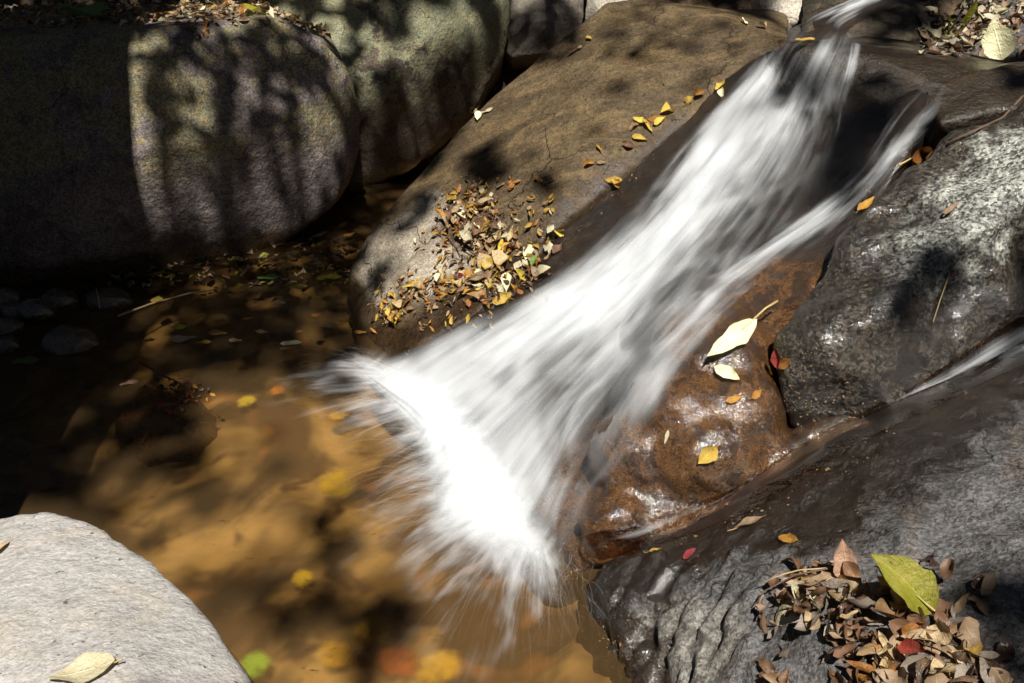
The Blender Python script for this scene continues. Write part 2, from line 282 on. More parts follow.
# ------------------------------------------------------------------ ground and pool bed
def grid_mesh(name, x0, x1, nx, y0, y1, ny, f):
    xs = np.linspace(x0, x1, nx); ys = np.linspace(y0, y1, ny)
    verts = [(x, y, f(x, y)) for y in ys for x in xs]
    faces = [(j * nx + i, j * nx + i + 1, (j + 1) * nx + i + 1, (j + 1) * nx + i) for j in range(ny - 1) for i in range(nx - 1)]
    me = mesh_from(name, verts, faces); smooth(me); return me
def ground_z(x, y):
    d = max(abs(x + .4) / 2.3, abs(y - 2.2) / 2.2)
    base = -0.5 + 0.9 * min(1, max(0, d - .85) / .6)
    r = math.hypot(x, max(0, y - 3))
    rise = max(0, y - 3.6) * .34 + max(0, abs(x) - 2.4) * .45
    rise = min(rise, 6 + .05 * r)
    n = mnoise.noise(Vector((x * .6, y * .6, 0))) * .15 + mnoise.noise(Vector((x * 2.2, y * 2.2, 3))) * .05
    return base + rise + n * min(1, max(0, d - .8) * 3)
s = NT('leaf strewn forest soil'); tc = s.n('ShaderNodeTexCoord'); v = tc.outputs['Object']
p = s.n('ShaderNodeBsdfPrincipled'); p.inputs['Roughness'].default_value = .9
c = s.mix(s.step(s.noise(v, 5, 6, .7), .4, .65), (.035, .024, .015), (.10, .065, .035))
vv = s.n('ShaderNodeTexVoronoi'); s.l(v, vv.inputs['Vector']); vv.inputs['Scale'].default_value = 22
c = s.mix(.35, c, s.mix(s.step(vv.outputs['Color'], .3, .7), (.05, .03, .018), (.17, .10, .045)))
s.l(c, p.inputs['Base Color']); s.l(s.bump(vv.outputs['Distance'], .8, .04, s.bump(s.noise(v, 30, 6, .7), .8, .03)), p.inputs['Normal']); s.l(p.outputs[0], s.out.inputs[0])
M_SOIL = s.m
gr = link('ground', grid_mesh('ground', -40, 40, 321, -30, 60, 361, ground_z), M_SOIL); tag(gr, kind='structure')

s = NT('sandy pool bed'); tc = s.n('ShaderNodeTexCoord'); v = tc.outputs['Object']
p = s.n('ShaderNodeBsdfPrincipled'); p.inputs['Roughness'].default_value = .9
c = s.mix(s.step(s.noise(v, 3.4, 3, .55, .6), .36, .66), (.075, .046, .022), (.42, .295, .13))
c = s.mix(s.step(s.noise(v, 7.5, 2, .5, .4), .52, .70), c, (.08, .046, .024))
c = s.mix(s.math('MULTIPLY', s.step(s.noise(v, 9.1, 1, .4), .60, .74), .5), c, (.36, .18, .06))
s.l(c, p.inputs['Base Color']); s.l(s.bump(s.noise(v, 8, 3, .5), .5, .03), p.inputs['Normal']); s.l(p.outputs[0], s.out.inputs[0])
def bed_z(x, y):
    return min(-.05, -0.17 - 0.07 * math.sin(x * 2.3 + 1) * math.cos(y * 1.9) + .06 * mnoise.noise(Vector((x * 3, y * 3, 7))) + (.075 + .05 * mnoise.noise(Vector((x * 14, y * 14, 2)))) * math.exp(-((x - .19) ** 2 / .012 + (y - 1.42) ** 2 / .05)) - .1 * max(0, -(x + 1.1)) + .10 * max(0, y - 2.9))
bed = link('pool_bed', grid_mesh('pool_bed', -3.2, 1.6, 220, .2, 4.2, 180, bed_z), s.m); tag(bed, kind='structure')

# ------------------------------------------------------------------ ray casting against what stands
def bvh_of(objs):
    vs_, fs, n = [], [], 0
    for o in objs:
        me = o.data; a = world_verts(me); vs_.append(a)
        for pl in me.polygons: fs.append(tuple(i + n for i in pl.vertices))
        n += len(a)
    a = np.vstack(vs_)
    return BVHTree.FromPolygons([Vector(q) for q in a], fs)
BV = bvh_of(list(ROCKS.values()))
def hit(px, py, water=True, back=0.0):
    """point and normal seen through a pixel: rock, or the pool's surface"""
    d = ray(px, py).normalized()
    loc, nor, idx, dist = BV.ray_cast(EYE, d)
    tw = -CAM_H / d.z
    if loc is None or (water and tw < dist): return EYE + d * tw, Vector((0, 0, 1))
    if nor.dot(d) > 0: nor = -nor
    return loc, nor
BVC = bvh_of([ROCKS['chute'], ROCKS['ledge']])
def chute_hit(px, py, water=True):
    d = ray(px, py).normalized()
    loc, nor, idx, dist = BVC.ray_cast(EYE, d)
    tw = -CAM_H / d.z
    if loc is None: return on_chute(px, py)
    if water and tw < dist: return EYE + d * tw
    return loc

# wetness: near running water and at the waterline
STREAMS = [[(800, 40), (770, 90), (700, 190), (620, 270), (540, 350), (470, 450)], [(850, 60), (800, 190), (720, 300), (650, 390), (580, 500)], [(935, 92), (890, 150), (800, 250), (700, 330)],
           [(690, 150), (600, 230), (540, 280), (440, 340)], [(760, 300), (740, 380), (700, 440), (660, 500)], [(1030, 325), (960, 365), (900, 405), (840, 432), (790, 465), (700, 515), (600, 548)],
           [(800, 300), (790, 360), (790, 420)], [(760, 500), (800, 490), (860, 440)], [(800, 46), (870, 70), (930, 84)], [(960, 100), (1020, 80)]]
pts = []
for st in STREAMS:
    for (a, b), (c_, d_) in zip(st[:-1], st[1:]):
        for k in range(14): pts.append(hit(a + (c_ - a) * k / 14, b + (d_ - b) * k / 14)[0])
kd = KDTree(len(pts))
for i, q in enumerate(pts): kd.insert(q, i)
kd.balance()
WETR = {'chute': .8, 'ledge': .22, 'slab': .13, 'granite': .21, 'right': .20, 'left': 0.01, 'back': .01}
for k, o in ROCKS.items():
    a = world_verts(o.data); r = WETR.get(k, .05); out = np.zeros(len(a))
    for i, q in enumerate(a):
        dd = kd.find(q)[2]
        wv = max(0., 1 - dd / (2 * r))
        wl = 1 - max(0., q[2] - .02) / .12
        out[i] = min(1., max(wv, wl * .9))
    set_attr(o.data, 'wet', out)
AMB = [(hit(*q)[0], r_) for q, r_ in (((690, 400), .17), ((700, 350), .15), ((640, 420), .14), ((590, 480), .12), ((715, 450), .15), ((740, 400), .13), ((640, 470), .15), ((660, 420), .14), ((730, 345), .20), ((765, 310), .14), ((600, 545), .10), ((165, 400), .3), ((620, 500), .12))]
for nm_, ps in (('slab', ((385, 265, .11), (410, 240, .10), (435, 270, .09), (375, 295, .09), (425, 215, .07))), ('right', ((660, 640, .08), (700, 650, .08), (640, 670, .07))), ('granite', ((1000, 140, .12), (985, 190, .10), (1015, 230, .10), (866, 345, .06), (850, 370, .05), (940, 170, .05)))):  # pale rock patches, with sunlit brightness also put into the colour
    cs = [(hit(a_, b_)[0], r_) for a_, b_, r_ in ps]; a = world_verts(ROCKS[nm_].data)
    set_attr(ROCKS[nm_].data, 'amber', [max(max(0, 1 - (Vector(q) - c_).length / (2.1 * r_)) for c_, r_ in cs) for q in a])
for o in [ROCKS['chute']] + [q for q in stone_objs if q.name.startswith('sub')]:
    a = world_verts(o.data); set_attr(o.data, 'amber', [max(max(0, 1 - (Vector(q) - c_).length / (2.1 * r_)) for c_, r_ in AMB) for q in a])

# ------------------------------------------------------------------ water
s = NT('clear amber pool water'); tc = s.n('ShaderNodeTexCoord'); v = tc.outputs['Object']
b = s.bump(s.noise(v, 6, 3, .5, .8), .32, .05); b = s.bump(s.noise(v, 38, 3, .55, .5), .30, .02, b)
fr = s.n('ShaderNodeFresnel'); fr.inputs[0].default_value = 1.33; s.l(b, fr.inputs['Normal'])
tr = s.n('ShaderNodeBsdfTransparent'); tr.inputs[0].default_value = (.84, .735, .55, 1)
silt = s.n('ShaderNodeBsdfDiffuse'); silt.inputs[0].default_value = (.17, .105, .045, 1); mm = s.n('ShaderNodeMixShader'); mm.inputs[0].default_value = .20; s.l(tr.outputs[0], mm.inputs[1]); s.l(silt.outputs[0], mm.inputs[2])
gl = s.n('ShaderNodeBsdfGlossy'); gl.inputs['Roughness'].default_value = .10; s.l(b, gl.inputs['Normal'])
mx = s.n('ShaderNodeMixShader'); s.l(fr.outputs[0], mx.inputs[0]); s.l(mm.outputs[0], mx.inputs[1]); s.l(gl.outputs[0], mx.inputs[2]); s.l(mx.outputs[0], s.out.inputs[0])
M_WATER = s.m
pool = link('pool_water', grid_mesh('pool_water', -3.2, 1.4, 20, .2, 4.2, 20, lambda x, y: 0.0), M_WATER); tag(pool, 'amber brown pool at the foot of the waterfall', kind='structure')

def veil_mat(name, seed, along, across, soft, gain, cut, dark=0.0):
    s = NT(name); uv = s.n('ShaderNodeUVMap'); uv.uv_map = 'flow'
    def stretched(a, c_, sd):
        mp = s.n('ShaderNodeMapping'); s.l(uv.outputs[0], mp.inputs[0]); mp.inputs['Scale'].default_value = (a, c_, 1); mp.inputs['Location'].default_value = (sd, sd * 1.7, sd)
        return mp.outputs[0]
    n1 = s.noise(stretched(along, across, seed), 1, 3, .55, .25)
    n2 = s.noise(stretched(along * 1.4, across * 4.2, seed + 5), 1, 3, .6, .1)
    n3 = s.noise(stretched(along * 3.0, across * .45, seed + 9), 1, 2, .5, .5)
    k = s.math('ADD', s.math('MULTIPLY', n1, .34), s.math('ADD', s.math('MULTIPLY', n2, .10), s.math('MULTIPLY', n3, .56)))
    k = s.step(k, .5 - soft, .5 + soft)
    al = s.math('MULTIPLY', s.step(s.math('MULTIPLY_ADD', s.attr('dens'), 1.05, s.math('MULTIPLY', k, .95)), .60 - cut, 1.95 - cut), s.math('MULTIPLY', s.step(s.attr('dens'), 0.0, .25), gain), clamp=True)
    df = s.n('ShaderNodeBsdfDiffuse'); df.inputs[0].default_value = (.80, .83, .86, 1)
    tl = s.n('ShaderNodeBsdfTranslucent'); tl.inputs[0].default_value = (.90, .92, .94, 1)
    m1 = s.n('ShaderNodeMixShader'); m1.inputs[0].default_value = .15; s.l(df.outputs[0], m1.inputs[1]); s.l(tl.outputs[0], m1.inputs[2])
    tr = s.n('ShaderNodeBsdfTransparent')
    m2 = s.n('ShaderNodeMixShader'); s.l(al, m2.inputs[0]); s.l(tr.outputs[0], m2.inputs[1]); s.l(m1.outputs[0], m2.inputs[2])
    s.l(m2.outputs[0], s.out.inputs[0]); return s.m

def resample(poly, n):
    q = np.array(poly, float); d = np.r_[0, np.cumsum(np.hypot(*np.diff(q, axis=0).T))]
    t = np.linspace(0, d[-1], n); out = np.c_[np.interp(t, d, q[:, 0]), np.interp(t, d, q[:, 1])]
    for _ in range(max(1, n // 12)): out[1:-1] = (out[:-2] + 2 * out[1:-1] + out[2:]) / 4
    return out
def bilinear(tab, u, v):
    tab = np.array(tab, float); R, C_ = tab.shape
    a = u * (R - 1); b_ = v * (C_ - 1); i = min(int(a), R - 2); j = min(int(b_), C_ - 2); fa, fb = a - i, b_ - j
    return (tab[i, j] * (1 - fa) * (1 - fb) + tab[i + 1, j] * fa * (1 - fb) + tab[i, j + 1] * (1 - fa) * fb + tab[i + 1, j + 1] * fa * fb)
def sheet(name, left, right, n, m, table, mat, off, bulge, castf, parent=None, seed=0, relax=10):
    L, R = resample(left, n), resample(right, n)
    G = np.zeros((n, m, 3))
    for i in range(n):
        for j in range(m):
            t = j / (m - 1); q = L[i] * (1 - t) + R[i] * t
            G[i, j] = castf(*q)
    for _ in range(relax):
        H = G.copy(); H[1:-1] = (G[:-2] + 2 * G[1:-1] + G[2:]) / 4; G = H
        H = G.copy(); H[:, 1:-1] = (G[:, :-2] + 2 * G[:, 1:-1] + G[:, 2:]) / 4; G = H
    du = np.gradient(G, axis=0); dv = np.gradient(G, axis=1)
    N = np.cross(dv, du); N /= np.linalg.norm(N, axis=2, keepdims=True) + 1e-9
    N[N[..., 2] < 0] *= -1
    dens = np.zeros((n, m)); verts = []
    ulen = np.r_[0, np.cumsum(np.linalg.norm(np.diff(G[:, m // 2], axis=0), axis=1))]
    wid = np.linalg.norm(G[n // 2, 0] - G[n // 2, -1])
    for i in range(n):
        for j in range(m):
            u, v_ = i / (n - 1), j / (m - 1)
            lump = mnoise.noise(Vector((ulen[i] * 5, v_ * wid * 16, seed))) * .5 + .5
            G[i, j] += N[i, j] * (off + bulge * math.sin(math.pi * v_) * (0.5 + lump))
            dens[i, j] = 1.06 * bilinear(table, u, v_) * (1 + .22 * mnoise.noise(Vector((ulen[i] * 7, v_ * wid * 13, seed + 3))))
    faces = [(i * m + j, i * m + j + 1, (i + 1) * m + j + 1, (i + 1) * m + j) for i in range(n - 1) for j in range(m - 1)]
    me = mesh_from(name, G.reshape(-1, 3), faces); smooth(me)
    uvl = me.uv_layers.new(name='flow'); li = np.empty(len(me.loops), int); me.loops.foreach_get('vertex_index', li)
    ii, jj = li // m, li % m
    uvl.data.foreach_set('uv', np.c_[ulen[ii], jj / (m - 1) * wid].astype(np.float32).ravel())
    set_attr(me, 'dens', dens.ravel())
    return link(name, me, mat, parent)

FALL = bpy.data.objects.new('waterfall', None); COL.objects.link(FALL); FALL.location = on_chute(480, 500)
tag(FALL, 'white silky waterfall sliding down the rock chute into the amber pool', 'waterfall')
def child_at(o):
    o.parent = FALL; o.matrix_parent_inverse = Matrix.Translation(-Vector(FALL.location)); return o
LEFT = [(770, 44), (750, 74), (710, 116), (674, 152), (642, 194), (600, 240), (560, 275), (500, 306), (440, 336), (400, 356), (356, 372)]
RIGHT = [(868, 46), (862, 76), (850, 120), (832, 180), (798, 240), (758, 290), (716, 340), (674, 396), (640, 450), (612, 510), (584, 590)]
T1 = [[0, .10, .30, .20, .10, .30, .15, .05, 0], [0, .50, .70, .48, .22, .50, .14, .26, 0], [0, .52, .66, .50, .46, .50, .12, .14, 0], [0, .46, .92, .82, .60, .34, .14, .08, 0], [0, .20, .50, .70, .48, .24, .18, .14, 0],
      [0, .24, .66, .94, .58, .28, .24, .18, 0], [.02, .34, .76, .90, .54, .30, .28, .22, 0], [.03, .50, .98, 1.0, .56, .34, .34, .28, .03], [.03, .42, .80, .62, .44, .42, .36, .26, .03], [.03, .42, .66, .50, .42, .46, .38, .22, .03], [.03, .42, .68, .52, .46, .54, .38, .20, 0], [.1, .6, .8, .7, .6, .5, .3, .10, 0]]
for k, (sd, al, ac, so, ga, cu, off, bu) in enumerate(((1.3, 1.6, 17, .22, .80, .08, .010, .012), (7.7, 1.3, 24, .20, .62, .02, .022, .026), (13.1, 1.2, 10, .26, .60, -.02, .034, .044))):
    child_at(sheet('water_sheet', LEFT, RIGHT, 110, 64, T1, veil_mat('silky white water', sd, al, ac, so, ga, cu), off, bu, chute_hit, seed=sd))
L2 = [(922, 92), (902, 110), (880, 140), (862, 172), (820, 208), (776, 236), (730, 262), (680, 300), (630, 350), (580, 420)]
R2 = [(950, 92), (930, 116), (912, 146), (890, 182), (856, 226), (806, 262), (756, 304), (712, 346), (670, 400), (630, 470)]
T2 = [[0, 0, 0, 0, 0], [0, .45, .15, .3, 0], [0, .75, .25, .5, 0], [0, .75, .45, .4, 0], [0, .45, .7, .35, 0], [0, .3, .6, .35, 0], [0, .3, .5, .35, 0], [0, .3, .4, .3, 0], [0, .3, .3, .2, 0], [0, 0, 0, 0, 0]]
for k, (sd, off) in enumerate(((21.3, .014), (27.7, .026))):
    child_at(sheet('side_stream', L2, R2, 70, 26, T2, veil_mat('silky white water', sd, 1.4, 34, .2, .7, 0.0), off, .012, chute_hit, seed=sd))
# thin rill beside the main lip
L3 = [(848, 48), (846, 70), (840, 96), (834, 130), (822, 170)]; R3 = [(862, 50), (858, 74), (852, 100), (846, 134), (836, 176)]
child_at(sheet('side_stream', L3, R3, 30, 10, [[0, .2, 0], [0, .55, 0], [0, .35, 0], [0, .15, 0], [0, 0, 0]], veil_mat('silky white water', 31.3, 2, 60, .2, .9, .1), .012, .006, chute_hit))

def any_hit(px, py): return hit(px, py)[0]
# channel water between the granite boulder and the grey rock
LC = [(1045, 300), (980, 340), (920, 382), (860, 412), (800, 444), (740, 486), (690, 505), (640, 522), (585, 535)]
RC = [(1060, 352), (990, 380), (930, 412), (868, 438), (812, 474), (752, 512), (706, 530), (655, 546), (600, 560)]
s = NT('thin clear stream water'); 
fr = s.n('ShaderNodeFresnel'); fr.inputs[0].default_value = 1.33; tc = s.n('ShaderNodeTexCoord')
b = s.bump(s.noise(tc.outputs['Object'], 40, 3, .6), .35, .02); s.l(b, fr.inputs['Normal'])
tr = s.n('ShaderNodeBsdfTransparent'); tr.inputs[0].default_value = (.58, .46, .35, 1); gl = s.n('ShaderNodeBsdfGlossy'); gl.inputs['Roughness'].default_value = .28; s.l(b, gl.inputs['Normal'])
mx = s.n('ShaderNodeMixShader'); s.l(s.math('MULTIPLY', fr.outputs[0], .3), mx.inputs[0]); s.l(tr.outputs[0], mx.inputs[1]); s.l(gl.outputs[0], mx.inputs[2]); s.l(mx.outputs[0], s.out.inputs[0])
M_THIN = s.m
RILL = bpy.data.objects.new('stream', None); COL.objects.link(RILL); tag(RILL, 'narrow dark rill between the granite boulder and the grey leaf covered rock', 'stream')
sheet('water_film', LC, RC, 90, 20, [[1, 1], [1, 1]], M_THIN, .004, .006, any_hit, RILL, 3, 8)
TC = [[0, .85, .4, .3, 0], [0, .8, .3, .2, 0], [0, .35, .15, 0, 0], [0, .12, .05, 0, 0], [0, .1, .05, 0.1, 0], [0, .05, .08, .1, 0], [0, .3, .2, .1, 0], [0, .6, .45, .3, 0], [0, 0, 0, 0, 0]]
sheet('white_streak', LC, RC, 60, 16, TC, veil_mat('silky white water', 41.3, 1.6, 34, .2, .75, 0), .008, .012, any_hit, RILL, 5, 10)
# upstream run above the lip
UP = bpy.data.objects.new('stream', None); COL.objects.link(UP); tag(UP, 'small upper stream running between the rocks above the lip of the waterfall', 'stream')
LU = [(876, -8), (850, 2), (822, 14), (796, 26), (786, 34), (778, 42)]; RU = [(900, 2), (872, 16), (850, 28), (842, 36), (856, 42), (868, 48)]
sheet('water_film', LU, RU, 30, 10, [[1, 1], [1, 1]], M_THIN, .004, .006, any_hit, UP, 3, 6)
sheet('white_streak', LU, RU, 30, 12, [[0, .9, .7, 0], [0, .9, .45, 0], [0, .7, .35, 0], [0, .5, .3, 0], [0, 0, 0, 0], [0, 0, 0, 0]], veil_mat('silky white water', 51.3, 1.6, 40, .2, .8, 0.05), .010, .012, any_hit, UP, 5, 6)

# foam mound and spray where the fall meets the pool
BASE = [(344, 360), (392, 386), (428, 424), (452, 464), (484, 508), (526, 550), (568, 582)]
bp = [atz(*q, 0.0) for q in BASE]
def base_pt(t):
    f = t * (len(bp) - 1); i = min(int(f), len(bp) - 2); return bp[i].lerp(bp[i + 1], f - i)
def foam(seed, h, wout, win, amp, mat):
    n, m = 60, 30; verts, dens, uv = [], [], []
    for i in range(n):
        t = i / (n - 1); c_ = base_pt(t); tg = (base_pt(min(1, t + .05)) - base_pt(max(0, t - .05))).normalized()
        out = Vector((tg.y, -tg.x, 0)); out = out if out.x < 0 else -out
        e = math.sin(math.pi * (0.02 + .96 * t)) ** .6
        for j in range(m):
            a = j / (m - 1) * 2 - 1
            wd = wout if a > 0 else win
            if a > 0: wd *= .48 + .95 * math.exp(-((t - .76) / .17) ** 2) + .25 * math.exp(-((t - .15) / .15) ** 2)
            lump = mnoise.noise(Vector((t * 7, a * 2.5, seed)))
            zz = h * e * max(0, 1 - abs(a) ** 1.7) * (1 + .35 * lump) + .004
            p_ = c_ + out * a * wd * e * (1 + .2 * lump)
            if a < 0: zz += a * a * wd * .75
            verts.append((p_.x, p_.y, zz)); dens.append(amp * e * e * max(0, 1 - abs(a) ** 1.3) ** 1.3); uv.append((t * .9, a * .2))
    faces = [(i * m + j, i * m + j + 1, (i + 1) * m + j + 1, (i + 1) * m + j) for i in range(n - 1) for j in range(m - 1)]
    me = mesh_from('foam', verts, faces); smooth(me); set_attr(me, 'dens', dens)
    l_ = me.uv_layers.new(name='flow'); li = np.empty(len(me.loops), int); me.loops.foreach_get('vertex_index', li)
    l_.data.foreach_set('uv', np.array(uv, np.float32)[li].ravel())
    return child_at(link('foam', me, mat))
for sd, h, wo, wi, am in ((1, .035, .13, .10, 1.5), (2, .055, .16, .11, 1.2), (3, .075, .18, .12, .95)):
    foam(sd, h, wo, wi, am, veil_mat('white foam', 60 + sd * 3, 9, 7, .4, .85, .1))
def skirt(seed, reach, h, amp, mat):
    n, m = 120, 26; verts, dens, uv = [], [], []
    for i in range(n):
        t = i / (n - 1); c_ = base_pt(.03 + .94 * t); ang = math.radians(np.interp(t, (0, .3, .5, .62, 1), (166, 205, 212, 200, 292))); d = Vector((math.cos(ang), math.sin(ang), 0))
        R_ = reach * float(np.interp(t, (0, .12, .3, .46, .56, .75, .9, 1), (.7, 1.0, .95, .62, .95, 1.25, 1.1, .6))) * (1 + .30 * mnoise.noise(Vector((t * 9, seed, 0))))
        for j in range(m):
            a = j / (m - 1); p_ = c_ + d * (R_ * a - .07)
            verts.append((p_.x, p_.y, .006 + h * math.sin(math.pi * min(1, a * 1.1 + .1)) ** 1.2 * (1 + .4 * mnoise.noise(Vector((t * 20, a * 3, seed))))))
            e = min(1, t / .06, (1 - t) / .06); dens.append(amp * e * min(1, a / .18) * max(0, 1 - a) ** 1.5); uv.append((a * R_, t * 1.1))
    faces = [(i * m + j, i * m + j + 1, (i + 1) * m + j + 1, (i + 1) * m + j) for i in range(n - 1) for j in range(m - 1)]
    me = mesh_from('spray_veil', verts, faces); smooth(me); set_attr(me, 'dens', dens)
    l_ = me.uv_layers.new(name='flow'); li = np.empty(len(me.loops), int); me.loops.foreach_get('vertex_index', li)
    l_.data.foreach_set('uv', np.array(uv, np.float32)[li].ravel())
    return child_at(link('spray_veil', me, mat))
skirt(1, .34, .02, .85, veil_mat('fine white spray', 81, 3, 42, .24, .70, .04))
skirt(2, .50, .03, .78, veil_mat('fine white spray', 87, 2.5, 55, .24, .5, .04))
skirt(3, .26, .045, .85, veil_mat('fine white spray', 93, 4, 16, .30, .55, .05))

s = NT('white spray'); a_ = s.attr('dens'); df = s.n('ShaderNodeBsdfDiffuse'); df.inputs[0].default_value = (.85, .86, .88, 1)
tl = s.n('ShaderNodeBsdfTranslucent'); tl.inputs[0].default_value = (.85, .86, .88, 1); m1 = s.n('ShaderNodeMixShader'); m1.inputs[0].default_value = .5; s.l(df.outputs[0], m1.inputs[1]); s.l(tl.outputs[0], m1.inputs[2])
tr = s.n('ShaderNodeBsdfTransparent'); m2 = s.n('ShaderNodeMixShader'); s.l(a_, m2.inputs[0]); s.l(tr.outputs[0], m2.inputs[1]); s.l(m1.outputs[0], m2.inputs[2]); s.l(m2.outputs[0], s.out.inputs[0])
M_SPRAY = s.m
def spray(n, lmin, lmax, wmin, wmax, alpha, seed, spread=.35):
    r = random.Random(seed); verts, faces, dens = [], [], []
    for k in range(n):
        t = min(.98, max(.02, r.betavariate(1.6, 1.3))); c_ = base_pt(t)
        ang = math.radians(np.interp(t, (0, .3, .5, .62, 1), (168, 196, 204, 196, 292))) + r.gauss(0, spread)     # fan from -x (left end) round to -y (right end)
        d = Vector((math.cos(ang), math.sin(ang), 0)); c_ = c_ + Vector((r.gauss(0, .035), r.gauss(0, .035), 0)) + d * r.uniform(-.06, .06)
        start = 0 if r.random() < .55 else r.uniform(.0, .5)
        ln = lmin + (lmax - lmin) * r.random() ** 2.0; ln *= float(np.interp(t, (0, .12, .3, .46, .56, .75, .9, 1), (.5, .75, .62, .4, .85, 1.1, 1.0, .5)))
        up = r.uniform(.25, 1.0) * ln * .55; wdt = r.uniform(wmin, wmax); sidev = Vector((-d.y, d.x, 0)); wob = r.uniform(0, 6); wa = r.uniform(0, .006); bend = r.gauss(0, .06)
        seg = 8; b0 = len(verts); al = alpha * r.uniform(.4, 1)
        for i in range(seg + 1):
            q = start + (1 - start) * i / seg
            z = .012 + 4 * up * q * (1 - q) * .6
            pos = c_ + d * (ln * q) + sidev * (wa * math.sin(q * 14 + wob) + bend * ln * q * q) + Vector((0, 0, z))
            ww = wdt * (1 - .6 * i / seg)
            f = (1 - i / seg) ** .8 * (1 if start == 0 else min(1, i / 2))
            for a in range(3):
                th = a * 2.094 + .5
                verts.append(pos + (sidev * math.cos(th) + Vector((0, 0, 1)) * math.sin(th)) * ww * .5); dens.append(al * f)
            if i:
                for a in range(3):
                    u0 = b0 + (i - 1) * 3; faces.append((u0 + a, u0 + (a + 1) % 3, u0 + 3 + (a + 1) % 3, u0 + 3 + a))
    me = mesh_from('spray', verts, faces); smooth(me); set_attr(me, 'dens', dens)
    return child_at(link('spray', me, M_SPRAY))
spray(1100, .10, .42, .0003, .0007, .45, 1, .16)

# ------------------------------------------------------------------ leaves
def leaf_mat(name, c0, c1, spots=None, trans=.25, rough=.5):
    s = NT(name); uv = s.n('ShaderNodeUVMap'); uv.uv_map = 'leaf'; sx = s.n('ShaderNodeSeparateXYZ'); s.l(uv.outputs[0], sx.inputs[0]); u, v_ = sx.outputs[0], sx.outputs[1]
    oi = s.n('ShaderNodeObjectInfo'); tc = s.n('ShaderNodeTexCoord'); ob = tc.outputs['Object']
    av = s.math('ABSOLUTE', s.math('SUBTRACT', v_, .5))
    vein = s.math('SINE', s.math('MULTIPLY', s.math('SUBTRACT', u, s.math('MULTIPLY', av, .7)), 62.0))
    veinf = s.step(vein, .75, 1.0); mid = s.step(av, .035, .01)
    vf = s.math('MAXIMUM', s.math('MULTIPLY', veinf, .5), mid)
    n = s.noise(ob, 3.2, 5, .6, .5)
    col = s.mix(s.step(n, .35, .68), c0, c1)
    hs = s.n('ShaderNodeHueSaturation'); s.l(col, hs.inputs['Color'])
    s.l(s.math('MULTIPLY_ADD', oi.outputs['Random'], .7, .62), hs.inputs['Value']); s.l(s.math('MULTIPLY_ADD', oi.outputs['Random'], .03, .485), hs.inputs['Hue'])
    col = hs.outputs[0]
    if spots: col = s.mix(s.math('MULTIPLY', s.step(s.noise(ob, 9, 3, .6), .62, .68), .85), col, spots)
    edge = s.step(av, .40, .5); col = s.mix(s.math('MULTIPLY', edge, .35), col, tuple(x * .45 for x in c0))
    light = s.n('ShaderNodeVectorMath', operation='SCALE'); s.l(col, light.inputs[0]); s.l(s.math('MULTIPLY_ADD', vf, .35, .92), light.inputs['Scale'])
    p = s.n('ShaderNodeBsdfPrincipled'); s.l(light.outputs[0], p.inputs['Base Color']); p.inputs['Roughness'].default_value = rough
    s.l(s.bump(vf, .4, .02, s.bump(s.noise(ob, 12, 4, .6), .35, .03)), p.inputs['Normal'])
    tl = s.n('ShaderNodeBsdfTranslucent'); s.l(light.outputs[0], tl.inputs[0])
    m = s.n('ShaderNodeMixShader'); m.inputs[0].default_value = trans; s.l(p.outputs[0], m.inputs[1]); s.l(tl.outputs[0], m.inputs[2]); s.l(m.outputs[0], s.out.inputs[0])
    return s.m
LM = {
    'yellow': leaf_mat('yellow leaf', (.55, .36, .05), (.62, .44, .08), (.22, .09, .02)),
    'pale': leaf_mat('pale cream leaf', (.66, .60, .38), (.74, .68, .44), None, .15),
    'tan': leaf_mat('tan dry leaf', (.42, .29, .15), (.54, .40, .24), (.20, .11, .05)),
    'brown': leaf_mat('brown dry leaf', (.20, .115, .055), (.31, .185, .09), (.07, .04, .02)),
    'dark': leaf_mat('dark wet leaf', (.055, .035, .022), (.11, .06, .03), None, .1, .3),
    'orange': leaf_mat('orange leaf', (.45, .19, .03), (.50, .27, .05), (.2, .06, .02)),
    'red': leaf_mat('red leaf', (.34, .035, .03), (.30, .06, .04), (.12, .02, .02)),
    'green': leaf_mat('green leaf', (.14, .26, .04), (.20, .30, .06), None, .35),
    'olive': leaf_mat('yellow green leaf', (.36, .38, .03), (.48, .46, .06), (.16, .10, .02), .35),
    'pink': leaf_mat('pinkish tan leaf', (.40, .23, .16), (.48, .29, .20), (.22, .11, .08)),
    'debris': leaf_mat('brown leaf debris', (.26, .16, .07), (.40, .25, .11)),
    'grey': leaf_mat('greyish dry leaf', (.30, .25, .19), (.38, .32, .25), (.18, .12, .08)),
}
s = NT('leaf stalk'); p = s.n('ShaderNodeBsdfPrincipled'); p.inputs['Roughness'].default_value = .6
tc = s.n('ShaderNodeTexCoord'); s.l(s.mix(s.noise(tc.outputs['Object'], 12, 3), (.34, .22, .09), (.52, .40, .18)), p.inputs['Base Color']); s.l(p.outputs[0], s.out.inputs[0]); M_STALK = s.m
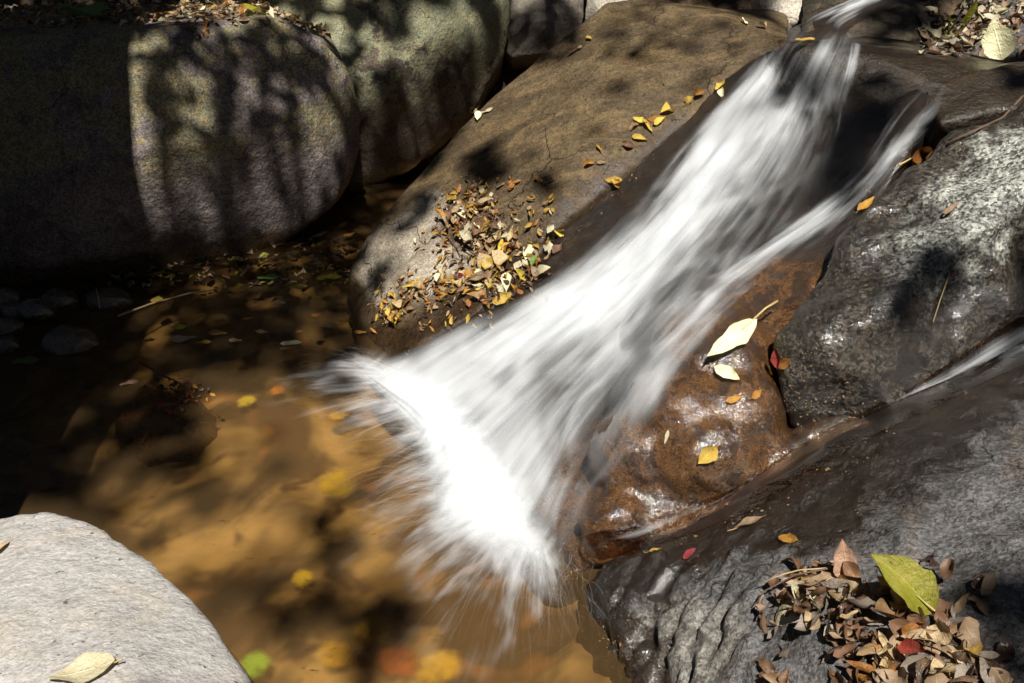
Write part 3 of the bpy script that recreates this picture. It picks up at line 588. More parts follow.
def leaf_mesh(width=.42, curl=.15, fold=.15, twist=.1, wav=.03, tip=1.0, seed=0, nu=14, nv=6):
    """unit leaf along +x from (0,0,0) to (1,0,0)"""
    r = random.Random(seed); ph = r.uniform(0, 6); verts, uv = [], []
    for i in range(nu + 1):
        u = i / nu
        hw = width * .5 * (math.sin(math.pi * u ** (.80 if tip else 1)) ** .85) * (1 - .25 * u ** 3) if 0 < u < 1 else .004
        hw *= 1 + .07 * math.sin(u * 17 + ph) + .05 * r.uniform(-1, 1)
        for j in range(nv + 1):
            a = j / nv * 2 - 1
            y = a * hw + .03 * math.sin(u * 3 + ph)
            z = fold * abs(a) ** 1.3 * hw * 2 + curl * 1.2 * (u - .45) ** 2 + twist * a * hw * (u - .5) * 3 + wav * math.sin(u * 9 + ph + a * 2) * abs(a)
            x = u * (1 - .25 * abs(curl) * u)
            verts.append((x, y, z)); uv.append((u, .5 + a * .5))
    m = nv + 1
    faces = [(i * m + j, (i + 1) * m + j, (i + 1) * m + j + 1, i * m + j + 1) for i in range(nu) for j in range(nv)]
    me = mesh_from('leaf', verts, faces); smooth(me)
    l_ = me.uv_layers.new(name='leaf'); li = np.empty(len(me.loops), int); me.loops.foreach_get('vertex_index', li); l_.data.foreach_set('uv', np.array(uv, np.float32)[li].ravel())
    return me
def tube(name, path, rad):
    verts, faces = [], []; k = 5
    for i, q in enumerate(path):
        q = Vector(q); d = (Vector(path[min(i + 1, len(path) - 1)]) - Vector(path[max(i - 1, 0)])).normalized()
        a = d.cross(Vector((.3, .2, 1))).normalized(); b_ = d.cross(a); r_ = rad[i] if hasattr(rad, '__len__') else rad
        for j in range(k):
            th = j * 2 * math.pi / k; verts.append(q + (a * math.cos(th) + b_ * math.sin(th)) * r_)
        if i:
            for j in range(k): faces.append(((i - 1) * k + j, (i - 1) * k + (j + 1) % k, i * k + (j + 1) % k, i * k + j))
    faces.append(tuple(range(k))[::-1]); faces.append(tuple(range((len(path) - 1) * k, len(path) * k)))
    me = mesh_from(name, verts, faces); smooth(me); return me
def frame(origin, xdir, nor, length):
    x = xdir.normalized(); z = (nor - x * nor.dot(x)).normalized(); y = z.cross(x)
    M = Matrix((x, y, z)).transposed().to_4x4(); M = Matrix.Translation(origin) @ M @ Matrix.Scale(length, 4); return M
def hero_leaf(label, mat, base, tip, width=.42, curl=.12, fold=.12, lift=.004, raise_tip=0., seed=0, stalk=.25, roll=0., z=None, group=None, face=.0):
    if z is None: a, na = hit(*base); b_, nb = hit(*tip)
    else: a, b_, na, nb = atz(*base, z), atz(*tip, z), Vector((0, 0, 1)), Vector((0, 0, 1))
    n = (na + nb).normalized(); 
    if raise_tip:        # tip stands off the rock: put it on the ray of its pixel, nearer to the lens
        d = ray(*tip); dep = (a - EYE).length + raise_tip; b_ = EYE + d.normalized() * dep; n = (n + (EYE - a).normalized() * 1.2).normalized()
    if face: n = (n * (1 - face) + (EYE - a).normalized() * face).normalized()
    dv = b_ - a; L = dv.length
    M = frame(a + n * lift, dv, n, L)
    if roll: M = M @ Matrix.Rotation(roll, 4, 'X')
    o = link('leaf', leaf_mesh(width, curl, fold, .1, .03, 1, seed), LM[mat]); o.matrix_world = M; tag(o, label, 'leaf', group)
    if stalk:
        st = link('stalk', tube('stalk', [(-stalk, .05 * stalk * math.sin(seed), .04), (-stalk * .5, -.02 * stalk, .03), (0, 0, .012), (.3, .015, .01)], [.016, .013, .012, .006]), M_STALK, o)
    return o
H = hero_leaf
H('large pale cream leaf lying on the wet brown rock right of the waterfall', 'pale', (752, 322), (705, 361), .27, .05, .10, .05, 0, 1, .45, face=.7)
H('small pale yellow leaf lying just below the large cream leaf on wet rock', 'pale', (715, 368), (740, 382), .46, .08, .1, .014, 0, 2, .2, face=.6)
H('red leaf standing on edge beside the dark crevice of the wet brown rock', 'red', (780, 368), (777, 345), .42, .3, .4, .006, -.02, 3, 0)
H('small orange yellow leaf touching the red leaf by the dark crevice', 'orange', (781, 367), (794, 357), .6, .2, .2, .008, 0, 4, .15)
H('slim orange leaf on the wet brown knob, left of another slim orange leaf', 'orange', (725, 402), (743, 397), .38, .1, .1, .008, 0, 5, .1)
H('slim brownish orange leaf on the right side of the wet brown knob', 'orange', (749, 399), (760, 391), .42, .1, .1, .008, 0, 6, .1)
H('curled yellow leaf stuck on the glistening face of the wet brown knob', 'yellow', (716, 446), (697, 464), .66, .15, .2, .01, 0, 7, .2)
H('short white straw fragment on the brown rock at the edge of the waterfall', 'pale', (669, 431), (666, 446), .25, .2, .1, .008, 0, 8, 0)
H('large yellow green leaf leaning on top of the dry leaf pile at lower right', 'olive', (935, 618), (868, 556), .52, -.25, .22, .02, -.05, 9, .22)
H('pinkish upright leaf standing at the top of the dry leaf pile', 'pink', (846, 586), (842, 539), .5, .15, .15, .01, -.03, 10, .1)
H('pale curled leaf at the left end of the dry leaf pile', 'pale', (815, 600), (767, 632), .6, -.5, -.25, .02, 0, 11, .15)
H('small bright red leaf near the bottom of the dry leaf pile', 'red', (903, 655), (934, 660), .45, .3, .4, .03, -.04, 12, .1)
H('brown leaf lying on the wet dark rock above the leaf pile', 'tan', (735, 532), (768, 518), .4, .1, .2, .006, 0, 13, .2)
H('small orange leaf lying on the rock left of the pinkish upright leaf', 'orange', (780, 540), (802, 544), .4, .2, .2, .006, 0, 14, 0)
H('tiny red leaf on the wet edge of the grey rock', 'red', (683, 561), (696, 550), .45, .1, .1, .006, 0, 15, 0)
H('small yellow leaf left of the tiny red leaf on the grey rock', 'yellow', (648, 555), (664, 551), .4, .2, .2, .006, 0, 16, .2)
H('orange brown leaf on the dark rock edge below the side stream', 'orange', (858, 214), (876, 199), .4, .25, .3, .008, 0, 17, .1)
H('orange brown leaf lying along the top edge of the granite boulder', 'orange', (908, 157), (932, 149), .3, .1, .2, .008, 0, 18, .5)
H('small folded tan leaf in the middle of the granite boulder', 'tan', (946, 219), (962, 206), .4, .2, .4, .01, 0, 19, .1)
H('pale cream leaf lying at the bottom edge of the foreground grey boulder', 'pale', (118, 668), (48, 684), .55, .1, .1, .012, 0, 20, .1)
H('tan leaf scrap on the left of the foreground grey boulder', 'tan', (0, 556), (10, 543), .4, .2, .2, .008, 0, 21, 0)
H('yellow leaf at the foot of the slab leaf pile beside the waterfall', 'yellow', (492, 303), (513, 294), .5, .1, .15, .012, 0, 22, .1)
H('green leaf on the right tip of the slab leaf pile', 'green', (535, 272), (541, 261), .5, .1, .2, .03, 0, 23, 0)
H('large pale leaf standing against the grey bank rock at upper right', 'pale', (1000, 62), (992, 18), .72, .2, .15, .01, -.03, 24, 0)
H('large olive leaf lying on the bank left of the large pale leaf', 'olive', (950, 22), (960, 46), .7, .1, .15, .01, 0, 25, .1)
H('yellow leaf resting on the wet lip above the waterfall', 'yellow', (794, 44), (815, 43), .5, .1, .1, .01, 0, 26, 0, 0, .875)
H('green leaf hanging over the top edge of the left boulder', 'green', (78, 16), (102, 24), .5, .2, .2, .012, 0, 27, .1)
H('yellow green leaf at the right end of the litter on the left boulder', 'olive', (246, 16), (264, 13), .6, .1, .2, .012, 0, 28, 0)
# on the pool
H('green leaf floating at the left edge of the pool', 'green', (12, 363), (42, 361), .55, .05, .05, .003, 0, 31, 0, 0, 0)
H('pale pink leaf floating over the submerged rock', 'pink', (120, 386), (142, 381), .4, .05, .05, .003, 0, 32, 0, 0, 0)
H('small orange round leaf floating near the foot of the brown slab', 'orange', (311, 317), (321, 315), .8, .05, .05, .003, 0, 33, 0, 0, 0)
H('pale grey leaf floating in the middle of the upper pool', 'grey', (168, 341), (197, 338), .5, .05, .05, .003, 0, 34, 0, 0, 0)
H('yellow leaf caught on the twigs below the left boulder', 'yellow', (155, 306), (160, 299), .8, .1, .1, .01, 0, 35, 0, 0, 0)
k_lab = {'yellow': 'small yellow leaf', 'tan': 'small tan leaf', 'orange': 'small orange leaf', 'pale': 'small pale leaf', 'green': 'small green leaf', 'brown': 'small brown leaf', 'red': 'small red leaf', 'olive': 'small yellow green leaf'}
for i, (px, py, ln, an, m_) in enumerate([(345, 322, 14, 0, 'yellow'), (285, 350, 12, 20, 'tan'), (248, 320, 12, 10, 'orange'), (222, 324, 14, -20, 'orange'), (262, 334, 14, -10, 'tan'), (300, 334, 10, 40, 'orange'), (292, 346, 22, 4, 'pale'), (180, 330, 22, 8, 'olive'), (218, 336, 20, -8, 'yellow'), (205, 346, 16, 5, 'orange'), (360, 336, 14, 0, 'orange'), (330, 330, 18, 10, 'tan'), (150, 345, 14, 12, 'brown'), (236, 345, 14, -6, 'tan'), (280, 308, 14, 5, 'pale'), (300, 292, 20, 5, 'yellow'), (330, 283, 26, 6, 'olive'), (270, 283, 24, 3, 'green'), (350, 240, 14, 30, 'orange'), (338, 258, 16, -20, 'tan')]):
    a = math.radians(an); b0 = (px - ln / 2 * math.cos(a), py + ln / 2 * math.sin(a) * .6); t0 = (px + ln / 2 * math.cos(a), py - ln / 2 * math.sin(a) * .6)
    H(k_lab[m_] + ' floating on the dark upper pool by the slab', m_, b0, t0, .5, .06, .06, .004 + .001 * i, 0, 40 + i, 0, 0, 0.0, 'leaves floating on the upper pool')
# leaves on the stream bed, seen through the water
s = NT('blurred submerged leaf'); uv = s.n('ShaderNodeUVMap'); uv.uv_map = 'leaf'; oi = s.n('ShaderNodeObjectInfo')
sx = s.n('ShaderNodeSeparateXYZ'); s.l(uv.outputs[0], sx.inputs[0])
tc = s.n('ShaderNodeTexCoord'); so = s.n('ShaderNodeSeparateXYZ'); s.l(tc.outputs['Object'], so.inputs[0])
rr = s.math('ADD', s.math('POWER', s.math('MULTIPLY', s.math('SUBTRACT', so.outputs[0], .5), 2.2), 2.0), s.math('POWER', s.math('MULTIPLY', so.outputs[1], 2.6), 2.0))
rr = s.math('ADD', rr, s.math('MULTIPLY_ADD', s.noise(tc.outputs['Object'], 3.5, 2, .5), .9, -.45))
df = s.n('ShaderNodeBsdfDiffuse'); s.l(oi.outputs['Color'], df.inputs[0]); tr = s.n('ShaderNodeBsdfTransparent'); m2 = s.n('ShaderNodeMixShader')
s.l(s.math('MULTIPLY', s.step(rr, .75, -.1), .75), m2.inputs[0]); s.l(tr.outputs[0], m2.inputs[1]); s.l(df.outputs[0], m2.inputs[2]); s.l(m2.outputs[0], s.out.inputs[0]); M_SUB = s.m
sub_me = leaf_mesh(1.0, .02, .02, 0, 0, 1, 77)
sub_me.materials.append(M_SUB)
for i, (px, py, sz, colr, nm) in enumerate([(337, 484, .14, (.80, .60, .03, 1), 'bright yellow leaf'), (247, 401, .075, (.70, .62, .06, 1), 'pale yellow leaf'), (278, 390, .06, (.75, .25, .06, 1), 'orange leaf'), (303, 578, .07, (.8, .6, .05, 1), 'small yellow leaf'), (255, 665, .09, (.35, .65, .08, 1), 'bright green leaf'), (338, 415, .07, (.7, .5, .08, 1), 'dull yellow leaf'), (375, 628, .12, (.75, .5, .06, 1), 'yellow orange leaf'), (398, 660, .12, (.62, .18, .04, 1), 'red orange leaf'), (440, 668, .12, (.8, .55, .08, 1), 'amber leaf'), (335, 655, .10, (.7, .45, .05, 1), 'dark yellow leaf'), (370, 480, .12, (.5, .22, .04, 1), 'brown orange leaf')]):
    c = atz(px, py, -.09); o = link('submerged_leaf', sub_me); o.color = colr
    a = random.uniform(0, 6); o.matrix_world = Matrix.Translation(c) @ Matrix.Rotation(a, 4, 'Z') @ Matrix.Scale(sz * 1.35, 4) @ Matrix.Translation((-.5, 0, 0))
    places = ['in front of the splash', 'left of the splash near the submerged rock', 'beside the pale yellow one', 'below the bright yellow one', 'beside the foreground grey boulder', 'close to the top of the splash', 'below the splash', 'near the bottom edge under the splash', 'right of the red orange one', 'left of the red orange one', 'between splash and bright yellow one']
    tag(o, nm + ' blurred under water ' + places[i], 'leaf')

# piles: copies of a set of prototypes
PROTO = {}
for m_ in ('yellow', 'pale', 'tan', 'brown', 'dark', 'orange', 'red', 'green', 'olive', 'pink', 'grey'):
    for k in range(3):
        me = leaf_mesh((.24, .40, .58)[k] * random.uniform(.9, 1.1), random.uniform(-.8, 1.0), random.uniform(-.3, .7), random.uniform(-.6, .6), random.uniform(.02, .07), 1, 200 + k + len(PROTO) * 5, 9, 4); me.materials.append(LM[m_])
        PROTO[m_, k] = bpy.data.objects.new('leaf', me)
def place_leaf(m_, loc, nor, size, tilt, label, group):
    o = PROTO[m_, random.randrange(3)].copy(); COL.objects.link(o)
    n = (nor + Vector((random.gauss(0, tilt), random.gauss(0, tilt), random.gauss(0, tilt * .5)))).normalized()
    xd = n.orthogonal().normalized(); xd.rotate(Matrix.Rotation(random.uniform(0, 6.28), 3, n))
    o.matrix_world = frame(loc - xd * size * .5, xd, n, size); tag(o, label, 'leaf', group); return o
COLWORD = {'tan': 'tan', 'brown': 'brown', 'dark': 'dark brown', 'orange': 'orange', 'red': 'reddish', 'yellow': 'yellow', 'pale': 'pale', 'pink': 'pinkish', 'grey': 'greyish', 'olive': 'yellow green', 'green': 'green'}
def inside(px, py, poly):
    c_ = False; n = len(poly)
    for i in range(n):
        (x1, y1), (x2, y2) = poly[i], poly[i - 1]
        if (y1 > py) != (y2 > py) and px < (x2 - x1) * (py - y1) / (y2 - y1) + x1: c_ = not c_
    return c_
def pile(poly, n, smin, smax, tilt, hmax, palette, label, group):
    xs = [q[0] for q in poly]; ys = [q[1] for q in poly]; k = 0
    while k < n:
        px, py = random.uniform(min(xs), max(xs)), random.uniform(min(ys), max(ys))
        if not inside(px, py, poly): continue
        p_, nn = hit(px, py); m_ = random.choice(palette); h = hmax * random.random() ** 1.3
        place_leaf(m_, p_ + nn * (.006 + h), nn, random.uniform(smin, smax), tilt, COLWORD[m_] + ' ' + label, group); k += 1
RP = [(772, 588), (800, 572), (838, 574), (868, 592), (900, 606), (935, 625), (960, 640), (1000, 672), (1010, 700), (880, 700), (862, 670), (826, 640), (808, 624), (790, 618)]
pile(RP, 84, .032, .072, .6, .04, ['tan'] * 9 + ['brown'] * 7 + ['grey'] * 4 + ['orange'] * 2 + ['dark'] * 4 + ['orange', 'yellow', 'pale'], 'dry leaf in the pile on the lower right rock', 'dry leaves piled on the lower right rock')
SPA = [(462, 196), (480, 184), (494, 196), (502, 222), (520, 240), (532, 258), (546, 262), (546, 280), (520, 294), (480, 300), (455, 290), (478, 268), (470, 240), (446, 222), (444, 206)]
pile(SPA, 88, .036, .080, .5, .03, ['yellow'] * 2 + ['tan'] * 8 + ['brown'] * 4 + ['pale'] * 5 + ['orange'] * 3 + ['brown', 'dark', 'olive'], 'leaf in the pile on the brown slab', 'leaves piled on the brown slab beside the waterfall')
SPB = [(385, 300), (410, 286), (440, 278), (470, 276), (490, 284), (460, 292), (430, 298), (412, 310), (400, 326), (382, 322)]
pile(SPB, 36, .028, .060, .5, .02, ['yellow'] * 3 + ['tan'] * 5 + ['brown'] * 4 + ['orange'] * 3 + ['pale', 'red'], 'leaf in the trail at the foot of the brown slab', 'leaves trailing along the foot of the brown slab')
for poly, n in (([(410, 228), (450, 224), (470, 240), (450, 256), (420, 250)], 10),):
    pile(poly, n, .015, .035, .3, .004, ['tan', 'pale', 'brown', 'orange'], 'leaf scattered on the sunny nose of the brown slab', 'leaves scattered on the nose of the brown slab')
SE = [(720, 88), (690, 100), (660, 122), (640, 122), (600, 150), (560, 250), (590, 165), (670, 112), (655, 118), (648, 128), (632, 130), (613, 182), (598, 163), (612, 180), (696, 96), (640, 140), (627, 146), (560, 230)]
for px, py in SE:
    p_, nn = hit(px, py); m_ = random.choice(['yellow', 'yellow', 'orange', 'brown']); place_leaf(m_, p_ + nn * .008, nn, random.uniform(.038, .06), .25, COLWORD[m_] + ' leaf caught along the wet edge of the slab', 'leaves along the wet slab edge')
for px, py in ((722, 92), (745, 24), (762, 28), (590, 40), (576, 52), (484, 104), (478, 112), (470, 108), (488, 112), (480, 118)):
    p_, nn = hit(px, py); m_ = random.choice(['yellow', 'tan', 'pale']); place_leaf(m_, p_ + nn * .008, nn, random.uniform(.035, .06), .35, COLWORD[m_] + ' leaf lodged behind or on top of the brown slab', 'leaves lodged around the top of the slab')

# uncountable litter: one mesh each
def litter(name, label, spots, smin, smax, mats, tilt=.4):
    verts, faces, mi, uv = [], [], [], []
    for (p_, nn) in spots:
        me = PROTO[random.choice(mats), random.randrange(3)]; src = me.data; n = (nn + Vector((random.gauss(0, tilt), random.gauss(0, tilt), 0))).normalized()
        xd = n.orthogonal().normalized(); xd.rotate(Matrix.Rotation(random.uniform(0, 6.28), 3, n)); sz = random.uniform(smin, smax)
        M = frame(p_ - xd * sz * .5, xd, n, sz); b0 = len(verts); verts += [M @ v_.co for v_ in src.vertices]; idx = mats_all.index(src.materials[0])
        for pl in src.polygons: faces.append(tuple(i + b0 for i in pl.vertices)); mi.append(idx)
        uv += [tuple(src.uv_layers['leaf'].data[l_].uv) for pl in src.polygons for l_ in pl.loop_indices]
    me = mesh_from(name, verts, faces); smooth(me)
    for m_ in mats_all: me.materials.append(m_)
    me.polygons.foreach_set('material_index', mi); l_ = me.uv_layers.new(name='leaf'); l_.data.foreach_set('uv', np.array(uv, np.float32).ravel())
    o = link(name, me); tag(o, label, kind='stuff'); return o
mats_all = list(LM.values())
sp = []
BVL = bvh_of([ROCKS['left']])
for k in range(900):
    x, y = random.uniform(-2.2, -.72), random.uniform(3.32, 4.25); loc, nor, i_, d_ = BVL.ray_cast(Vector((x, y, 3)), Vector((0, 0, -1)))
    if loc and nor.z > .72 and loc.z > .6: sp.append((loc + Vector((0, 0, .004 + .02 * random.random())), nor))
litter('leaf_litter', 'dry brown leaf litter covering the top of the left boulder', sp, .025, .06, ['tan', 'brown', 'brown', 'dark', 'orange', 'pale', 'tan'])
sp = []
for k in range(260):
    px, py = random.uniform(920, 1030), random.uniform(-5, 58); p_, nn = hit(px, py, False)
    if py < 62 and p_.y > 2.8: sp.append((p_ + nn * .008, nn))
litter('leaf_litter', 'dry leaf litter on the upper right bank', sp, .03, .07, ['tan', 'brown', 'pale', 'pale', 'dark', 'grey'])
sp = []
for k in range(420):
    x, y = random.uniform(-1.4, -.35), random.uniform(3.05, 3.45); sp.append((Vector((x, y, .004 + .008 * random.random())), Vector((0, 0, 1))))
litter('leaf_litter', 'dark floating leaf litter under the left boulder', sp, .02, .05, ['dark', 'brown', 'dark', 'tan', 'olive'], .15)
for nm, poly, n, sm_, sM_, hM_, pal in (('dry leaf fragments filling the pile on the lower right rock', RP, 230, .02, .065, .025, ['tan', 'brown', 'brown', 'grey', 'tan', 'dark']), ('small leaf fragments under the leaf pile on the brown slab', SPA, 480, .014, .040, .014, ['tan', 'brown', 'yellow', 'pale', 'orange', 'orange', 'yellow', 'dark']), ('small leaf fragments along the foot of the brown slab', SPB, 220, .014, .034, .010, ['tan', 'brown', 'yellow', 'orange', 'dark'])):
    sp = []; xs = [q[0] for q in poly]; ys = [q[1] for q in poly]
    while len(sp) < n:
        px, py = random.uniform(min(xs) - 8, max(xs) + 8), random.uniform(min(ys) - 6, max(ys) + 6)
        if not inside(px, py, poly) and random.random() < .75: continue
        p_, nn = hit(px, py); sp.append((p_ + nn * (.004 + hM_ * random.random()), nn))
    litter('leaf_litter', nm, sp, sm_, sM_, pal, .5)
sp = []
for k in range(90):
    c_ = atz(175 + random.gauss(0, 16), 392 + random.gauss(0, 7), .004 + .012 * random.random()); sp.append((c_, Vector((0, 0, 1))))
litter('leaf_litter', 'reddish brown leaf scraps gathered on the submerged rock', sp, .012, .035, ['brown', 'dark', 'red', 'dark', 'orange'], .5)
# specks of wet debris on the rocks near the rill
verts, faces = [], []
for poly, n in (([(790, 340), (840, 340), (870, 400), (870, 430), (800, 440), (785, 400)], 150), ([(720, 515), (760, 490), (850, 435), (900, 420), (890, 455), (800, 500), (740, 530), (600, 570)], 700), ([(600, 600), (640, 600), (620, 660), (596, 650)], 90), ([(860, 190), (880, 180), (830, 270), (810, 300)], 60), ([(570, 190), (700, 100), (690, 120), (620, 200), (560, 260), (545, 250)], 700)):
    xs = [q[0] for q in poly]; ys = [q[1] for q in poly]; k = 0
    while k < n:
        px, py = random.uniform(min(xs), max(xs)), random.uniform(min(ys), max(ys)); k += 1
        if not inside(px, py, poly): continue
        p_, nn = hit(px, py); r_ = .0007 + .0026 * random.random() ** 3.5; a = nn.orthogonal().normalized(); a.rotate(Matrix.Rotation(random.uniform(0, 6), 3, nn)); b_ = nn.cross(a); q = p_ + nn * .003; b0 = len(verts)
        verts += [q + a * r_ * 1.6, q + b_ * r_, q - a * r_ * 1.6, q - b_ * r_, q + nn * r_ * .9]; faces += [(b0, b0 + 1, b0 + 4), (b0 + 1, b0 + 2, b0 + 4), (b0 + 2, b0 + 3, b0 + 4), (b0 + 3, b0, b0 + 4)]
me = mesh_from('leaf_debris', verts, faces); tag(link('leaf_debris', me, LM['debris']), 'tiny specks of leaf debris stuck to the wet rocks', kind='stuff')
me.uv_layers.new(name='leaf')

# twigs
s = NT('twig bark'); p = s.n('ShaderNodeBsdfPrincipled'); p.inputs['Roughness'].default_value = .8; tc = s.n('ShaderNodeTexCoord')
s.l(s.mix(s.noise(tc.outputs['Object'], 40, 3), (.05, .03, .02), (.14, .085, .05)), p.inputs['Base Color']); s.l(p.outputs[0], s.out.inputs[0]); M_TWIG = s.m
s = NT('pale straw'); p = s.n('ShaderNodeBsdfPrincipled'); p.inputs['Roughness'].default_value = .7; tc = s.n('ShaderNodeTexCoord')
s.l(s.mix(s.noise(tc.outputs['Object'], 40, 3), (.34, .22, .11), (.46, .33, .18)), p.inputs['Base Color']); s.l(p.outputs[0], s.out.inputs[0]); M_STRAW = s.m
def twig(name, label, pix, rad, mat, lift=.006, z=None, cat='twig'):
    path = []
    for q in pix:
        if z is None: a, n = hit(*q); path.append(a + n * lift)
        else: path.append(atz(*q, z))
    tag(link(name, tube(name, path, [rad * (1 - .6 * i / len(path)) for i in range(len(path))]), mat), label, cat)
twig('twig', 'bent dark twig lying in the slab leaf pile', [(449, 226), (450, 238), (458, 248), (462, 258)], .0025, M_TWIG, .012)
twig('twig', 'straight twig lying below the bent twig in the slab leaf pile', [(464, 250), (478, 258), (492, 266)], .0022, M_TWIG, .016)
twig('twig', 'dark twig reaching over the submerged rock in the pool', [(140, 362), (160, 374), (178, 382), (191, 392)], .0035, M_TWIG, 0, .02)
twig('twig', 'pale long twig floating below the left boulder', [(118, 316), (150, 304), (190, 293), (214, 290)], .004, M_STRAW, 0, .01)
twig('straw', 'long thin straw on the granite boulder above the rill', [(948, 272), (938, 300), (931, 322)], .0016, M_STRAW, .006, None, 'straw')
twig('twig', 'dark root like twig draped along the edge of the granite boulder', [(1022, 100), (1000, 116), (980, 132), (950, 146), (928, 154)], .0035, M_TWIG, .012)
twig('twig', 'thin twig at the left end of the lower right leaf pile', [(838, 578), (800, 590), (775, 600), (757, 610)], .002, M_TWIG, .03)
twig('twig', 'thin pale twig above the pale curled leaf', [(842, 582), (812, 582), (785, 592), (765, 598)], .0018, M_STRAW, .034)
twig('twig', 'upright pale stalk under the left boulder', [(101, 308), (100, 298), (97, 290)], .002, M_STRAW, .01)

# ------------------------------------------------------------------ labels of the rocks
tag(ROCKS['left'], 'large rounded mottled boulder at the left with leaf litter on its top', 'boulder')
tag(ROCKS['back'], 'lichen covered brown boulder behind the left boulder', 'boulder')
tag(ROCKS['small'], 'small dark faced boulder wedged between lichen boulder and brown slab', 'boulder')
tag(ROCKS['upright'], 'pale upright stone behind the top of the brown slab', 'stone')
tag(ROCKS['slab'], 'long smooth brown slab left of the waterfall with a pile of leaves', 'rock slab')
tag(ROCKS['chute'], 'wet orange brown rock carrying the waterfall, with a rounded knob', 'rock')
tag(ROCKS['ledge'], 'dark wet ledge right of the lip of the waterfall', 'rock ledge')
tag(ROCKS['granite'], 'pale speckled granite boulder at the right above the narrow rill', 'boulder')
tag(ROCKS['right'], 'large grey rock at lower right carrying the dry leaf pile', 'rock')
tag(ROCKS['fore'], 'pale grey smooth boulder in the lower left foreground', 'boulder')
tag(ROCKS['pale'], 'sunlit pale stone beside the upper stream at the top edge', 'stone')
tag(ROCKS['dark'], 'dark wet rock right of the upper stream', 'rock')
tag(ROCKS['bank'], 'grey rock of the bank at upper right with leaves on it', 'rock')
slabs = ['small brown pebble nearest the left edge of the shore group', 'roundest brown pebble on the left shore, largest of the group', 'dark pebble below the roundest brown pebble', 'dark rounded stone half sunk in the pool, right of the pebbles', 'pebble topmost of the left shore group', 'dark pebble lowest of the left shore group', 'submerged brown rock with twigs on it in the pool', 'flat dark pebble right of the shore group under the boulder', 'dark pebble behind the roundest pebble']
for o, l_ in zip(stone_objs, slabs): tag(o, l_, 'rock' if o.name.startswith('sub') else 'pebble')

# ------------------------------------------------------------------ unseen tree; its trunk and a crown shaped around lit places shade the scene
s = NT('grey brown bark'); tc = s.n('ShaderNodeTexCoord'); v = tc.outputs['Object']; mp = s.n('ShaderNodeMapping'); s.l(v, mp.inputs[0]); mp.inputs['Scale'].default_value = (6, 6, 1.2)
p = s.n('ShaderNodeBsdfPrincipled'); p.inputs['Roughness'].default_value = .9; nn_ = s.noise(mp.outputs[0], 3, 6, .7)
s.l(s.mix(nn_, (.05, .04, .03), (.16, .13, .10)), p.inputs['Base Color']); s.l(s.bump(nn_, 1, .04), p.inputs['Normal']); s.l(p.outputs[0], s.out.inputs[0]); M_BARK = s.m
s = NT('canopy leaf'); p = s.n('ShaderNodeBsdfPrincipled'); tc = s.n('ShaderNodeTexCoord')
s.l(s.mix(s.noise(tc.outputs['Object'], 1.5, 4), (.035, .065, .015), (.10, .11, .03)), p.inputs['Base Color']); s.l(p.outputs[0], s.out.inputs[0]); M_CAN = s.m
TREE = bpy.data.objects.new('tree', None); COL.objects.link(TREE); TREE.location = (0, 0, 0)
tag(TREE, 'unseen overhanging tree left of the camera whose trunk and shaped crown shade the boulders', 'tree')
def trunk_path():
    return [(-1.62, 1.44, -.4), (-1.59, 1.44, 1.0), (-1.51, 1.46, 2.0), (-1.41, 1.48, 3.0), (-1.325, 1.5, 4.0), (-1.2, 1.5, 5.2), (-.9, 1.3, 6.6)]
def tube_k(path, rad, k=18):
    verts, faces = [], []
    for i, q in enumerate(path):
        for j in range(k):
            th = j * 2 * math.pi / k; rr_ = rad[i] * (1 + .06 * math.sin(3 * th + i)); verts.append((q[0] + math.cos(th) * rr_, q[1] + math.sin(th) * rr_, q[2]))
        if i:
            for j in range(k): faces.append(((i - 1) * k + j, (i - 1) * k + (j + 1) % k, i * k + (j + 1) % k, i * k + j))
    return verts, faces
vv_, ff = tube_k(trunk_path(), [.47, .46, .45, .44, .42, .36, .2]); me = mesh_from('trunk', vv_, ff); smooth(me); link('trunk', me, M_BARK, TREE)

bank_leaf = []
for i, (tx, ty, hh) in enumerate(((-1.9, 7.5, 6.5), (1.6, 8.6, 7.0), (4.6, 6.2, 6.5))):  # unseen trees added so the rill reflects dark crowns instead of sky
    t_ = bpy.data.objects.new('tree', None); COL.objects.link(t_); gz = ground_z(tx, ty); t_.location = (0, 0, 0)
    tag(t_, ['unseen tree added on the bank behind the boulders', 'unseen tree added on the bank behind the upper stream', 'unseen tree added on the bank right of the upper stream'][i], 'tree')
    vv_, ff = tube_k([(tx, ty, gz - .3), (tx + .05, ty, gz + 1.5), (tx - .1, ty + .1, gz + 3), (tx, ty, gz + hh)], [.3, .26, .2, .06]); me = mesh_from('trunk', vv_, ff); smooth(me); link('trunk', me, M_BARK, t_)
    lv, lf = [], []
    for k in range(2600):
        a_ = random.gauss(0, 1), random.gauss(0, 1), random.gauss(0, 1); c_ = Vector((tx + a_[0] * 1.5, ty + .6 + a_[1] * 1.1, gz + hh * .6 + a_[2] * 1.7))
        if c_.z < gz + .6: continue
        n = Vector((random.gauss(0, 1), random.gauss(0, 1), random.gauss(0, 1))).normalized(); a = n.orthogonal().normalized(); b_ = n.cross(a); z_ = random.uniform(.08, .16); b0 = len(lv)
        lv += [c_ - a * z_, c_ + b_ * z_ * .5, c_ + a * z_, c_ - b_ * z_ * .5]; lf.append((b0, b0 + 1, b0 + 2, b0 + 3))
    link('crown', mesh_from('crown', lv, lf), M_CAN, t_)
